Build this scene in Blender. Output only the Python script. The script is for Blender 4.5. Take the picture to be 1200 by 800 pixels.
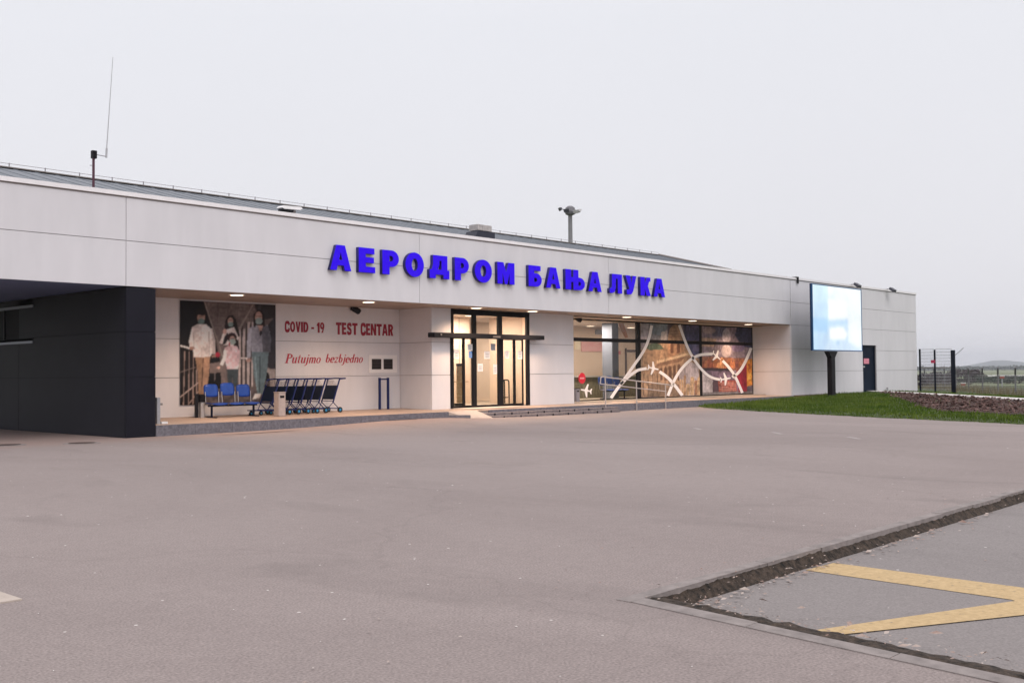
import bpy, bmesh, math, random
import numpy as np
from mathutils import Vector, Matrix, noise
R = math.radians
random.seed(7)
for o in list(bpy.data.objects): bpy.data.objects.remove(o)
scene = bpy.context.scene
col = scene.collection

# ------------------------------------------------------------------ camera
FPX, YAW, PIT, ROL = 1226.49, R(47.4964), R(1.732), R(-0.5314)
CAM = np.array([0.0, 0.0, 1.65])
fw = np.array([math.sin(YAW)*math.cos(PIT), math.cos(YAW)*math.cos(PIT), math.sin(PIT)])
_r = np.array([math.cos(YAW), -math.sin(YAW), 0.0]); _u = np.cross(_r, fw)
RT = _r*math.cos(ROL) + _u*math.sin(ROL); UP = -_r*math.sin(ROL) + _u*math.cos(ROL)
cd = bpy.data.cameras.new('camera'); cam = bpy.data.objects.new('camera', cd); col.objects.link(cam)
cam.matrix_world = Matrix(((RT[0], UP[0], -fw[0], 0), (RT[1], UP[1], -fw[1], 0), (RT[2], UP[2], -fw[2], 1.65), (0, 0, 0, 1)))
cd.sensor_width = 36; cd.lens = 36*FPX/1200; cd.clip_start = 0.05; cd.clip_end = 30000
scene.camera = cam
# ------------------------------------------------------------------ sky, sun, exposure
SUN_EL, SUN_AZ = R(52), R(205)      # azimuth measured clockwise from +Y
w = bpy.data.worlds.new('World'); scene.world = w; w.use_nodes = True
nt = w.node_tree; nt.nodes.clear()
wo = nt.nodes.new('ShaderNodeOutputWorld'); bg = nt.nodes.new('ShaderNodeBackground')
sky = nt.nodes.new('ShaderNodeTexSky'); sky.sky_type = 'NISHITA'; sky.sun_disc = False
sky.sun_elevation = SUN_EL; sky.sun_rotation = SUN_AZ; sky.dust_density = 6; sky.air_density = 1.2
cloud = nt.nodes.new('ShaderNodeTexNoise'); cloud.inputs['Scale'].default_value = 1.6; cloud.inputs['Detail'].default_value = 5
geo = nt.nodes.new('ShaderNodeTexCoord'); sep = nt.nodes.new('ShaderNodeSeparateXYZ')
nt.links.new(geo.outputs['Generated'], sep.inputs[0]); nt.links.new(geo.outputs['Generated'], cloud.inputs['Vector'])
ramp = nt.nodes.new('ShaderNodeValToRGB'); cr = ramp.color_ramp       # overcast: brighter towards the zenith
cr.elements[0].position = 0.0; cr.elements[0].color = (9.0, 8.85, 9.25, 1)
cr.elements[1].position = 1.0; cr.elements[1].color = (13.0, 12.6, 13.0, 1)
e = cr.elements.new(0.32); e.color = (8.35, 8.4, 8.85, 1)
e = cr.elements.new(0.05); e.color = (8.25, 8.15, 8.55, 1)
nt.links.new(sep.outputs['Z'], ramp.inputs[0])
mul = nt.nodes.new('ShaderNodeMapRange'); mul.inputs['To Min'].default_value = 0.965; mul.inputs['To Max'].default_value = 1.035
nt.links.new(cloud.outputs['Fac'], mul.inputs['Value'])
vm = nt.nodes.new('ShaderNodeVectorMath'); vm.operation = 'SCALE'
nt.links.new(ramp.outputs['Color'], vm.inputs[0]); nt.links.new(mul.outputs[0], vm.inputs['Scale'])
mx = nt.nodes.new('ShaderNodeMix'); mx.data_type = 'RGBA'; mx.inputs['Factor'].default_value = 0.94
nt.links.new(sky.outputs[0], mx.inputs['A']); nt.links.new(vm.outputs[0], mx.inputs['B'])
bg.inputs['Strength'].default_value = 0.105
nt.links.new(mx.outputs['Result'], bg.inputs['Color']); nt.links.new(bg.outputs[0], wo.inputs['Surface'])
sl = bpy.data.lights.new('sun', 'SUN'); sl.energy = 1.3; sl.angle = R(40); sl.color = (1.0, 0.97, 0.95)
so = bpy.data.objects.new('sun', sl); col.objects.link(so)
sd = Vector((math.sin(SUN_AZ)*math.cos(SUN_EL), math.cos(SUN_AZ)*math.cos(SUN_EL), math.sin(SUN_EL)))
so.rotation_euler = sd.to_track_quat('Z', 'Y').to_euler(); so.location = (0, 0, 60)
scene.view_settings.view_transform = 'Standard'; scene.view_settings.look = 'None'
scene.view_settings.exposure = 0.0; scene.view_settings.gamma = 1.0; scene.view_settings.use_curve_mapping = False

# ------------------------------------------------------------------ helpers
def ray(x, y): return fw + RT*(x-600)/FPX - UP*(y-400)/FPX
def at(x, y, ax, v):                       # measured photo point -> place on the plane ax = v
    d = ray(x, y); i = 'xyz'.index(ax); return CAM + d*((v-CAM[i])/d[i])
def lin(c):
    c = np.asarray(c, float)/255.0
    return np.where(c <= 0.04045, c/12.92, ((c+0.055)/1.055)**2.4)

def mat(name, rgb, rough=0.6, var=0.0, scale=4.0, bump=0.0, bscale=60.0, metal=0.0, emit=None, es=0.0, rgb2=None, stretch=None, spec=0.4, detail=5):
    m = bpy.data.materials.new(name); m.use_nodes = True; t = m.node_tree; b = t.nodes['Principled BSDF']
    b.inputs['Roughness'].default_value = rough; b.inputs['Metallic'].default_value = metal
    b.inputs['Specular IOR Level'].default_value = spec
    b.inputs['Base Color'].default_value = (*rgb, 1)
    tc = t.nodes.new('ShaderNodeTexCoord'); mp = t.nodes.new('ShaderNodeMapping')
    t.links.new(tc.outputs['Object'], mp.inputs[0])
    if stretch: mp.inputs['Scale'].default_value = stretch
    if var > 0 or rgb2:
        n = t.nodes.new('ShaderNodeTexNoise'); n.inputs['Scale'].default_value = scale; n.inputs['Detail'].default_value = detail
        n.inputs['Roughness'].default_value = 0.62
        t.links.new(mp.outputs[0], n.inputs['Vector'])
        r = t.nodes.new('ShaderNodeValToRGB'); r.color_ramp.elements[0].position = 0.3; r.color_ramp.elements[1].position = 0.7
        a = rgb if rgb2 else tuple(c*(1-var) for c in rgb); c2 = rgb2 if rgb2 else tuple(min(1, c*(1+var)) for c in rgb)
        r.color_ramp.elements[0].color = (*a, 1); r.color_ramp.elements[1].color = (*c2, 1)
        t.links.new(n.outputs['Fac'], r.inputs[0]); t.links.new(r.outputs[0], b.inputs['Base Color'])
    if bump > 0:
        n2 = t.nodes.new('ShaderNodeTexNoise'); n2.inputs['Scale'].default_value = bscale; n2.inputs['Detail'].default_value = 4
        t.links.new(tc.outputs['Object'], n2.inputs['Vector'])
        bp = t.nodes.new('ShaderNodeBump'); bp.inputs['Strength'].default_value = bump; bp.inputs['Distance'].default_value = 0.02
        t.links.new(n2.outputs['Fac'], bp.inputs['Height']); t.links.new(bp.outputs[0], b.inputs['Normal'])
    if emit:
        b.inputs['Emission Color'].default_value = (*emit, 1); b.inputs['Emission Strength'].default_value = es
    return m

def glass_mat(name, tint=(0.86, 0.87, 0.86), refl=0.08):
    m = bpy.data.materials.new(name); m.use_nodes = True; t = m.node_tree; t.nodes.clear()
    o = t.nodes.new('ShaderNodeOutputMaterial'); mx_ = t.nodes.new('ShaderNodeMixShader')
    tr = t.nodes.new('ShaderNodeBsdfTransparent'); tr.inputs[0].default_value = (*tint, 1)
    g = t.nodes.new('ShaderNodeBsdfGlossy'); g.inputs['Roughness'].default_value = 0.02
    fr = t.nodes.new('ShaderNodeLayerWeight'); fr.inputs[0].default_value = 0.5
    pw = t.nodes.new('ShaderNodeMath'); pw.operation = 'POWER'; pw.inputs[1].default_value = 4.0
    t.links.new(fr.outputs['Facing'], pw.inputs[0])
    ad = t.nodes.new('ShaderNodeMath'); ad.operation = 'MULTIPLY_ADD'; ad.inputs[1].default_value = 0.5; ad.inputs[2].default_value = refl*0.4
    t.links.new(pw.outputs[0], ad.inputs[0]); t.links.new(ad.outputs[0], mx_.inputs[0])
    t.links.new(tr.outputs[0], mx_.inputs[1]); t.links.new(g.outputs[0], mx_.inputs[2]); t.links.new(mx_.outputs[0], o.inputs[0])
    return m

def paint_mat(name, rough=0.5, emit=False, es=1.0):
    m = bpy.data.materials.new(name); m.use_nodes = True; t = m.node_tree; b = t.nodes['Principled BSDF']
    a = t.nodes.new('ShaderNodeAttribute'); a.attribute_name = 'print'
    b.inputs['Roughness'].default_value = rough; b.inputs['Specular IOR Level'].default_value = 0.3
    if emit:
        b.inputs['Base Color'].default_value = (0.02, 0.02, 0.02, 1)
        t.links.new(a.outputs['Color'], b.inputs['Emission Color']); b.inputs['Emission Strength'].default_value = es
    else: t.links.new(a.outputs['Color'], b.inputs['Base Color'])
    return m

def wpos(o):
    p = Vector((0, 0, 0))
    while o: p += o.location; o = o.parent
    return p

class MB:
    def __init__(s): s.v = []; s.f = []
    def add(s, vs, fs):
        n = len(s.v); s.v += [tuple(map(float, v)) for v in vs]; s.f += [[n+i for i in f] for f in fs]; return s
    def box(s, x0, x1, y0, y1, z0, z1):
        return s.add([(x0,y0,z0),(x1,y0,z0),(x1,y1,z0),(x0,y1,z0),(x0,y0,z1),(x1,y0,z1),(x1,y1,z1),(x0,y1,z1)],
                     [(3,2,1,0),(4,5,6,7),(0,1,5,4),(1,2,6,5),(2,3,7,6),(3,0,4,7)])
    def quad(s, a, b, c, d): return s.add([a, b, c, d], [(0,1,2,3)])
    def tube(s, p0, p1, r, n=8, r1=None, caps=True):
        p0 = Vector(p0); p1 = Vector(p1); r1 = r if r1 is None else r1
        d = (p1-p0); 
        if d.length < 1e-6: return s
        d.normalize(); a = Vector((0,0,1)) if abs(d.z) < 0.9 else Vector((1,0,0))
        u = d.cross(a).normalized(); v = d.cross(u)
        vs = []
        for p, rr in ((p0, r), (p1, r1)):
            for i in range(n):
                t = 2*math.pi*i/n; vs.append(p + u*math.cos(t)*rr + v*math.sin(t)*rr)
        fs = [(i, (i+1) % n, n+(i+1) % n, n+i) for i in range(n)]
        if caps: fs += [tuple(range(n-1, -1, -1)), tuple(range(n, 2*n))]
        return s.add(vs, fs)
    def path(s, pts, r, n=6):
        for a, b in zip(pts[:-1], pts[1:]): s.tube(a, b, r, n)
        return s
    def prism(s, pts, axis, a, b):          # pts 2D polygon; extruded along axis from a to b
        n = len(pts); mk = {'x': lambda p, t: (t, p[0], p[1]), 'y': lambda p, t: (p[0], t, p[1]), 'z': lambda p, t: (p[0], p[1], t)}[axis]
        return s.add([mk(p, a) for p in pts]+[mk(p, b) for p in pts],
                     [tuple(range(n)), tuple(range(2*n-1, n-1, -1))]+[(i, n+i, n+(i+1) % n, (i+1) % n) for i in range(n)])
    def lathe(s, prof, c=(0,0,0), n=20):
        vs = [(c[0]+r*math.cos(2*math.pi*i/n), c[1]+r*math.sin(2*math.pi*i/n), c[2]+z) for r, z in prof for i in range(n)]
        fs = [(k*n+i, k*n+(i+1) % n, (k+1)*n+(i+1) % n, (k+1)*n+i) for k in range(len(prof)-1) for i in range(n)]
        fs += [tuple(range(n-1, -1, -1)), tuple((len(prof)-1)*n+i for i in range(n))]
        return s.add(vs, fs)
    def build(s, name, m, parent=None, world=True, bevel=0.0, smooth=False, kind=None):
        me = bpy.data.meshes.new(name); off = wpos(parent) if (parent and world) else Vector((0,0,0))
        me.from_pydata([(x-off.x, y-off.y, z-off.z) for x, y, z in s.v], [], s.f)
        bm = bmesh.new(); bm.from_mesh(me); bmesh.ops.recalc_face_normals(bm, faces=bm.faces)
        if bevel: bmesh.ops.bevel(bm, geom=list(bm.edges), offset=bevel, segments=2, affect='EDGES', clamp_overlap=True)
        bm.to_mesh(me); bm.free()
        if m: me.materials.append(m)
        if smooth: me.shade_smooth()
        o = bpy.data.objects.new(name, me); col.objects.link(o)
        if parent: o.parent = parent
        if kind: o['kind'] = kind
        return o

def tag(o, label=None, cat=None, group=None, kind=None):
    if label: o['label'] = label
    if cat: o['category'] = cat
    if group: o['group'] = group
    if kind: o['kind'] = kind
    return o
def thing(name, loc, label, cat, group=None, rz=0):
    o = bpy.data.objects.new(name, None); o.location = loc; o.rotation_euler.z = rz; o.empty_display_size = 0.3
    col.objects.link(o); return tag(o, label, cat, group)
def copy_tree(o, parent=None):
    c = o.copy(); col.objects.link(c); c.parent = parent
    for ch in o.children: copy_tree(ch, c)
    return c

# ------------------------------------------------------------------ materials
D = 26.714
PL = 0.31                                  # plinth top
M_clad = mat('white_cladding', (0.69, 0.672, 0.695), 0.5, var=0.055, scale=1.2, bump=0.05, bscale=25, stretch=(1, 1, 0.22))
M_joint = mat('joint', (0.34, 0.32, 0.32), 0.8)
M_cap = mat('cap_flashing', (0.86, 0.83, 0.84), 0.35, var=0.05, scale=3)
M_trim = mat('brown_trim', (0.24, 0.21, 0.195), 0.6)
M_dark = mat('navy_cladding', (0.0115, 0.0108, 0.0175), 0.55, spec=0.15, var=0.12, scale=1.3, bump=0.04, bscale=20)
M_djoint = mat('navy_joint', (0.006, 0.006, 0.010), 0.9)
M_dsof = mat('navy_soffit', (0.125, 0.155, 0.27), 0.6, var=0.1, scale=2)
M_soffit = mat('soffit', (0.32, 0.25, 0.21), 0.6, var=0.10, scale=1.5)
M_roof = mat('roof_metal', (0.15, 0.165, 0.19), 0.5, var=0.16, scale=0.8, metal=0.2, stretch=(1, 3, 1))
M_black = mat('black_frame', (0.008, 0.007, 0.009), 0.5, spec=.15)
M_blackm = mat('black_metal', (0.012, 0.012, 0.015), 0.5, spec=.2)
M_steel = mat('steel', (0.52, 0.49, 0.48), 0.35, metal=0.7, var=0.1, scale=9)
M_galv = mat('galvanised', (0.42, 0.42, 0.44), 0.5, metal=0.4, var=0.12, scale=12)
M_conc = mat('concrete', (0.42, 0.37, 0.35), 0.85, var=0.10, scale=5, bump=0.2)
M_tile = mat('plinth_tile', (0.36, 0.265, 0.21), 0.6, var=0.16, scale=2.5, bump=0.05)
M_granite = mat('granite_riser', (0.16, 0.15, 0.17), 0.6, var=0.35, scale=14, bump=0.1)
M_inwall = mat('interior_wall', (0.70, 0.545, 0.42), 0.7, var=0.04, scale=1)
M_infloor = mat('interior_floor', (0.42, 0.35, 0.28), 0.35, var=0.12, scale=2)
M_inceil = mat('interior_ceiling', (0.62, 0.52, 0.45), 0.8)
M_glass = glass_mat('clear_glass')
M_blue = mat('blue_letter_face', (0.012, 0.001, 0.30), 0.6, spec=0.15, emit=(0.024, 0.0, 0.66), es=0.85)
M_blueside = mat('blue_letter_side', (0.012, 0.008, 0.14), 0.5)
M_red = mat('red_lettering', (0.30, 0.012, 0.035), 0.5, var=0.06, scale=3)
M_red2 = mat('crimson_lettering', (0.48, 0.03, 0.06), 0.5, var=0.06, scale=3)
M_lampglow = mat('lamp_glow', (1, 0.9, 0.8), 0.4, emit=(1.0, 0.80, 0.60), es=3.2)
M_white = mat('white_plastic', (0.75, 0.74, 0.74), 0.4, var=0.03, scale=5)
M_seat = mat('blue_plastic', (0.010, 0.055, 0.31), 0.35, var=0.15, scale=5)
M_navy = mat('navy_metal', (0.005, 0.010, 0.034), 0.5, spec=.2, var=0.2, scale=8)
M_navyb = mat('blue_metal', (0.007, 0.016, 0.095), 0.45, spec=.25)
M_cyan = mat('cyan_hub', (0.015, 0.22, 0.46), 0.35)
M_rubber = mat('rubber', (0.014, 0.013, 0.014), 0.8)
M_wire = mat('wire', (0.36, 0.34, 0.36), 0.4, metal=0.6)
M_yellow = mat('yellow_paint', (0.44, 0.31, 0.16), 0.85, rgb2=(0.56, 0.405, 0.22), scale=9, bump=0.25, bscale=120)
_cr = [n for n in M_yellow.node_tree.nodes if n.type == 'VALTORGB'][0].color_ramp
_cr.elements[0].position = .36; _e = _cr.elements.new(.30); _e.color = (.26, .215, .16, 1)     # paint worn through in small spots
[n for n in M_yellow.node_tree.nodes if n.type == 'TEX_NOISE'][0].inputs['Scale'].default_value = 22
M_paper = mat('paper', (0.78, 0.76, 0.76), 0.6)
M_bpaper = mat('blue_notice', (0.10, 0.25, 0.60), 0.6)

def asphalt_mat(name, a, b_, patch, grain=0.26, meso=.07, dust=False):
    m = bpy.data.materials.new(name); m.use_nodes = True; t = m.node_tree; bs = t.nodes['Principled BSDF']
    L = t.links.new; N = t.nodes.new
    tc = N('ShaderNodeTexCoord')
    n1 = N('ShaderNodeTexNoise'); n1.inputs['Scale'].default_value = 0.18; n1.inputs['Detail'].default_value = 7; n1.inputs['Roughness'].default_value = 0.65; n1.inputs['Distortion'].default_value = 0.6
    mp = N('ShaderNodeMapping'); mp.inputs['Rotation'].default_value = (0, 0, R(40)); mp.inputs['Scale'].default_value = (1.0, 0.45, 1)
    L(tc.outputs['Object'], mp.inputs[0]); L(mp.outputs[0], n1.inputs['Vector'])
    r1 = N('ShaderNodeValToRGB'); r1.color_ramp.elements[0].position = 0.33; r1.color_ramp.elements[1].position = 0.62
    r1.color_ramp.elements[0].color = (*a, 1); r1.color_ramp.elements[1].color = (*b_, 1); L(n1.outputs['Fac'], r1.inputs[0])
    # aggregate
    n2 = N('ShaderNodeTexNoise'); n2.inputs['Scale'].default_value = 55; n2.inputs['Detail'].default_value = 3; L(tc.outputs['Object'], n2.inputs['Vector'])
    mr = N('ShaderNodeMapRange'); mr.inputs['From Min'].default_value = 0.3; mr.inputs['From Max'].default_value = 0.7
    mr.inputs['To Min'].default_value = 1-grain; mr.inputs['To Max'].default_value = 1+grain; L(n2.outputs['Fac'], mr.inputs['Value'])
    n6 = N('ShaderNodeTexNoise'); n6.inputs['Scale'].default_value = 7; n6.inputs['Detail'].default_value = 6; n6.inputs['Roughness'].default_value = 0.8; L(tc.outputs['Object'], n6.inputs['Vector'])
    mr6 = N('ShaderNodeMapRange'); mr6.inputs['From Min'].default_value = 0.3; mr6.inputs['From Max'].default_value = 0.7; mr6.inputs['To Min'].default_value = 1-meso; mr6.inputs['To Max'].default_value = 1+meso; L(n6.outputs['Fac'], mr6.inputs['Value'])
    mm = N('ShaderNodeMath'); mm.operation = 'MULTIPLY'; L(mr.outputs[0], mm.inputs[0]); L(mr6.outputs[0], mm.inputs[1])
    s1 = N('ShaderNodeVectorMath'); s1.operation = 'SCALE'; L(r1.outputs[0], s1.inputs[0]); L(mm.outputs[0], s1.inputs['Scale'])
    # oil and repair stains
    n3 = N('ShaderNodeTexNoise'); n3.inputs['Scale'].default_value = 0.55; n3.inputs['Detail'].default_value = 6; n3.inputs['Distortion'].default_value = 1.2; L(mp.outputs[0], n3.inputs['Vector'])
    r3 = N('ShaderNodeValToRGB'); r3.color_ramp.elements[0].position = 0.58; r3.color_ramp.elements[1].position = 0.74
    r3.color_ramp.elements[0].color = (0, 0, 0, 1); r3.color_ramp.elements[1].color = (patch, patch, patch, 1); L(n3.outputs['Fac'], r3.inputs[0])
    m3 = N('ShaderNodeMix'); m3.data_type = 'RGBA'; L(r3.outputs[0], m3.inputs['Factor']); L(s1.outputs[0], m3.inputs['A']); m3.inputs['B'].default_value = (*[c*0.62 for c in a], 1)
    # pale grit specks and hairline cracks
    v = N('ShaderNodeTexVoronoi'); v.inputs['Scale'].default_value = 2.6; L(tc.outputs['Object'], v.inputs['Vector'])
    lt = N('ShaderNodeMath'); lt.operation = 'LESS_THAN'; lt.inputs[1].default_value = 0.035; L(v.outputs['Distance'], lt.inputs[0])
    m4 = N('ShaderNodeMix'); m4.data_type = 'RGBA'; L(lt.outputs[0], m4.inputs['Factor']); L(m3.outputs['Result'], m4.inputs['A']); m4.inputs['B'].default_value = (0.62, 0.57, 0.54, 1)
    nd = N('ShaderNodeTexNoise'); nd.inputs['Scale'].default_value = 0.8; nd.inputs['Detail'].default_value = 6; L(tc.outputs['Object'], nd.inputs['Vector'])
    vs = N('ShaderNodeVectorMath'); vs.operation = 'SCALE'; vs.inputs['Scale'].default_value = 1.6; L(nd.outputs['Color'], vs.inputs[0])
    va = N('ShaderNodeVectorMath'); va.operation = 'ADD'; L(tc.outputs['Object'], va.inputs[0]); L(vs.outputs[0], va.inputs[1])
    vc = N('ShaderNodeTexVoronoi'); vc.feature = 'DISTANCE_TO_EDGE'; vc.inputs['Scale'].default_value = 0.16; L(va.outputs[0], vc.inputs['Vector'])
    lc = N('ShaderNodeMapRange'); lc.inputs['From Min'].default_value = 0.0; lc.inputs['From Max'].default_value = 0.006; lc.inputs['To Min'].default_value = 0.13; lc.inputs['To Max'].default_value = 0.0
    L(vc.outputs['Distance'], lc.inputs['Value'])
    m5 = N('ShaderNodeMix'); m5.data_type = 'RGBA'; L(lc.outputs[0], m5.inputs['Factor']); L(m4.outputs['Result'], m5.inputs['A']); m5.inputs['B'].default_value = (0.09, 0.075, 0.07, 1)
    res = m5.outputs['Result']
    if dust:      # reddish dust washed against the platform foot
        sx = N('ShaderNodeSeparateXYZ'); L(tc.outputs['Object'], sx.inputs[0])
        my = N('ShaderNodeMapRange'); my.inputs['From Min'].default_value = 24.6; my.inputs['From Max'].default_value = 26.6; my.inputs['To Max'].default_value = .75; L(sx.outputs['Y'], my.inputs['Value'])
        mxx = N('ShaderNodeMapRange'); mxx.inputs['From Min'].default_value = 26.0; mxx.inputs['From Max'].default_value = 30.0; mxx.inputs['To Min'].default_value = 1; mxx.inputs['To Max'].default_value = .25; L(sx.outputs['X'], mxx.inputs['Value'])
        m_a = N('ShaderNodeMath'); m_a.operation = 'MULTIPLY'; L(my.outputs[0], m_a.inputs[0]); L(mxx.outputs[0], m_a.inputs[1])
        m_b = N('ShaderNodeMath'); m_b.operation = 'MULTIPLY'; L(m_a.outputs[0], m_b.inputs[0]); L(n1.outputs['Fac'], m_b.inputs[1])
        m6 = N('ShaderNodeMix'); m6.data_type = 'RGBA'; L(m_b.outputs[0], m6.inputs['Factor']); L(res, m6.inputs['A']); m6.inputs['B'].default_value = (.33, .20, .16, 1); res = m6.outputs['Result']
    L(res, bs.inputs['Base Color'])
    bs.inputs['Roughness'].default_value = 0.85; bs.inputs['Specular IOR Level'].default_value = 0.3
    bp = N('ShaderNodeBump'); bp.inputs['Strength'].default_value = 0.55; bp.inputs['Distance'].default_value = 0.012
    L(n2.outputs['Fac'], bp.inputs['Height']); L(bp.outputs[0], bs.inputs['Normal'])
    return m
M_asph = asphalt_mat('forecourt_asphalt', (0.238, 0.197, 0.187), (0.285, 0.238, 0.226), 0.36, .24, .08, True)
M_asph2 = asphalt_mat('apron_asphalt', (0.222, 0.198, 0.192), (0.248, 0.222, 0.216), 0.25, .15, .03)

# ------------------------------------------------------------------ ground
LB = [(30.0, -60), (28.5, -20), (29.5, -5), (31.2, 4), (32.8, 9.73), (35.5, 16.2), (37.6, 20.6), (40.24, 24.99), (42.0, 27.0), (43, 40), (43, 400)]   # lawn edge
def lawn_d(x, y):
    best = 1e9; sgn = 1
    for (ax, ay), (bx, by) in zip(LB[:-1], LB[1:]):
        dx, dy = bx-ax, by-ay; t = max(0, min(1, ((x-ax)*dx+(y-ay)*dy)/(dx*dx+dy*dy)))
        qx, qy = ax+t*dx, ay+t*dy; d = math.hypot(x-qx, y-qy)
        if d < best: best = d; sgn = 1 if (dx*(y-ay)-dy*(x-ax)) < 0 else -1
    return best*sgn
PA, PB = (61.3, 26.7), (47.2, 14.0)        # pale footpath from the service door towards the lower right
pd = Vector((PB[0]-PA[0], PB[1]-PA[1])).normalized(); pn = Vector((-pd.y, pd.x)) if (-pd.y) > 0 else Vector((pd.y, -pd.x))
def path_d(x, y): return (x-PA[0])*pn.x + (y-PA[1])*pn.y
def sm(t): t = max(0, min(1, t)); return t*t*(3-2*t)
def hT(x, y):
    d = lawn_d(x, y)
    if d < 0: return -0.4
    z = 0.012 + 0.06*sm(d/0.5) + 0.24*sm(d/15.0)
    p = path_d(x, y)
    if p > 1.0: z = z - 1.12*sm((p-1.0)/13.0)
    z += 0.012*noise.noise(Vector((x*0.9, y*0.9, 0))) if d > 0.6 else 0
    return z
def grid_obj(name, xs, ys, h, m, keep=None, kind='structure'):
    mb = MB(); idx = {}
    for i, x in enumerate(xs):
        for j, y in enumerate(ys): mb.v.append((x, y, h(x, y)))
    nj = len(ys)
    for i in range(len(xs)-1):
        for j in range(nj-1):
            if keep and not keep((xs[i]+xs[i+1])/2, (ys[j]+ys[j+1])/2): continue
            mb.f.append([i*nj+j, (i+1)*nj+j, (i+1)*nj+j+1, i*nj+j+1])
    o = mb.build(name, m, kind=kind); o.data.shade_smooth(); return o
def gA(x, y):                               # the forecourt rises a little towards the plinth
    return 0.115*math.exp(-((x-24.2)/4.0)**2)*sm((y-23.5)/3.2) + 0.0
xs = list(np.arange(-60, 12, 6.0)) + list(np.arange(12, 46.1, 0.5)); ys = [4.5, 8, 12, 16, 19, 21, 22, 23] + list(np.arange(23.5, 27.3, 0.25)) + [30, 45]
KX, KY = 6.29, 4.5; SK = 0.128
grid_obj('forecourt', xs, ys, gA, M_asph, keep=lambda x, y: lawn_d(x, y) < 1.2)
M_fields = mat('field_grass', (0.12, 0.15, 0.065), 0.9, rgb2=(0.21, 0.22, 0.14), scale=0.12, bump=0.3, bscale=3)
M_lawn = mat('lawn', (0.030, 0.050, 0.012), 0.9, rgb2=(0.065, 0.085, 0.025), scale=0.7, bump=0.5, bscale=40)
mb = MB(); mb.quad((-60, 4.5, 0), (-60, -60, 0), (KX-SK*64.5, -60, 0), (KX, KY, 0)); mb.build('forecourt', M_asph, kind='structure')
AZ = -0.115
mb = MB(); mb.quad((KX, KY, AZ), (KX-SK*64.5, -60, AZ), (45, -60, AZ), (45, KY, AZ)); mb.build('parking_apron', M_asph2, kind='structure')
# lawn and mound
gx = list(np.arange(28, 72, 0.5)) + list(np.arange(72, 100, 2.0)) + [100, 115, 135, 160]
gy = [-60, -45, -30, -20, -14, -9] + list(np.arange(-5, 30, 0.5)) + [32, 36, 42, 50, 60, 75]
grid_obj('lawn', gx, gy, hT, M_lawn, keep=lambda x, y: lawn_d(x, y) > -1.0)
# wide terrain to the horizon
wx = [-8300, -2500, -800, -200, -62, 0, 30, 60, 100, 160, 300, 600, 1200, 2300, 8300]; wy = [-8300, -2500, -800, -200, -62, -20, 20, 44, 90, 160, 300, 600, 1200, 2300, 8300]
grid_obj('terrain', wx, wy, lambda x, y: -0.86, M_fields)

# kerbs
M_kerb = mat('kerb_stone', (0.245, 0.212, 0.202), 0.9, var=0.25, scale=6, bump=0.3)
M_kerbf = mat('dark_kerb_face', (0.006, 0.005, 0.004), 0.95, rgb2=(0.085, 0.060, 0.045), scale=16, bump=0.8, bscale=40)
mb = MB(); s_len = 1.0; x = KX-0.16
while x < 31:                                # stones along the far edge
    mb.box(x+0.004, x+s_len-0.004, KY+random.uniform(-0.012, 0.012), KY+0.12, -0.12, 0.007+random.uniform(-0.002, 0.004)); x += s_len
y = KY-0.01
while y > -9:                                 # stones along the near edge
    x0 = KX-SK*(KY-y); x1 = KX-SK*(KY-y+s_len); e = random.uniform(-0.01, 0.012)
    mb.add([(x0-0.15, y, -0.12), (x0+e, y, -0.12), (x1+e, y-s_len+0.006, -0.12), (x1-0.15, y-s_len+0.006, -0.12),
            (x0-0.15, y, 0.007), (x0+e, y, 0.007), (x1+e, y-s_len+0.006, 0.007), (x1-0.15, y-s_len+0.006, 0.007)],
           [(3,2,1,0),(4,5,6,7),(0,1,5,4),(1,2,6,5),(2,3,7,6),(3,0,4,7)]); y -= s_len
mb.build('kerb', M_kerb, kind='structure')
# irregular strips standing for the dark kerb face, mirrored along the near edge
def sm(t): t = max(0, min(1, t)); return t*t*(3-2*t)
def strip_run(p0, p1, n, inward, wd, hh, ex=1.3):
    p0 = Vector(p0); p1 = Vector(p1); inward = Vector(inward); mb_ = MB(); K = 7
    rows = []
    for i in range(n+1):
        t = i/n; p = p0.lerp(p1, t)
        wloc = wd*(0.85+0.22*abs(noise.noise(Vector((t*n*0.16, 3.1, 0))))+0.05*noise.noise(Vector((t*n*0.7, 9, 0))))
        row = []
        for k in range(K+1):
            u = k/K; q = p + inward*(u*wloc - 0.012)
            z = AZ+0.003 + (hh*((1-sm((u-.5)/.4)) if ex < 1 else (1-u)**ex))*(0.88+0.16*noise.noise(Vector((t*n*0.45, u*5, 2)))) + 0.014*noise.noise(Vector((t*n*1.3, u*9, 7)))*(1-u)
            row.append((q.x, q.y, max(z, AZ+0.002) if k < K else AZ-0.01))
        rows.append(row)
    for i in range(n):
        for k in range(K): mb_.quad(rows[i][k], rows[i+1][k], rows[i+1][k+1], rows[i][k+1])
    return mb_
sa = strip_run((KX+0.02, KY, 0), (30, KY, 0), 420, (0, -1, 0), 0.11, 0.118)
sb = strip_run((KX, KY, 0), (KX-SK*13.5, KY-13.5, 0), 260, (1, -0.128, 0), 0.46, 0.114, .55)
sa.add(sb.v, sb.f)
o = sa.build('kerb_dark_strip', M_kerbf, kind='stuff'); tag(o, 'dark strip standing for the inner face of the parking kerb', 'soil')
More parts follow.
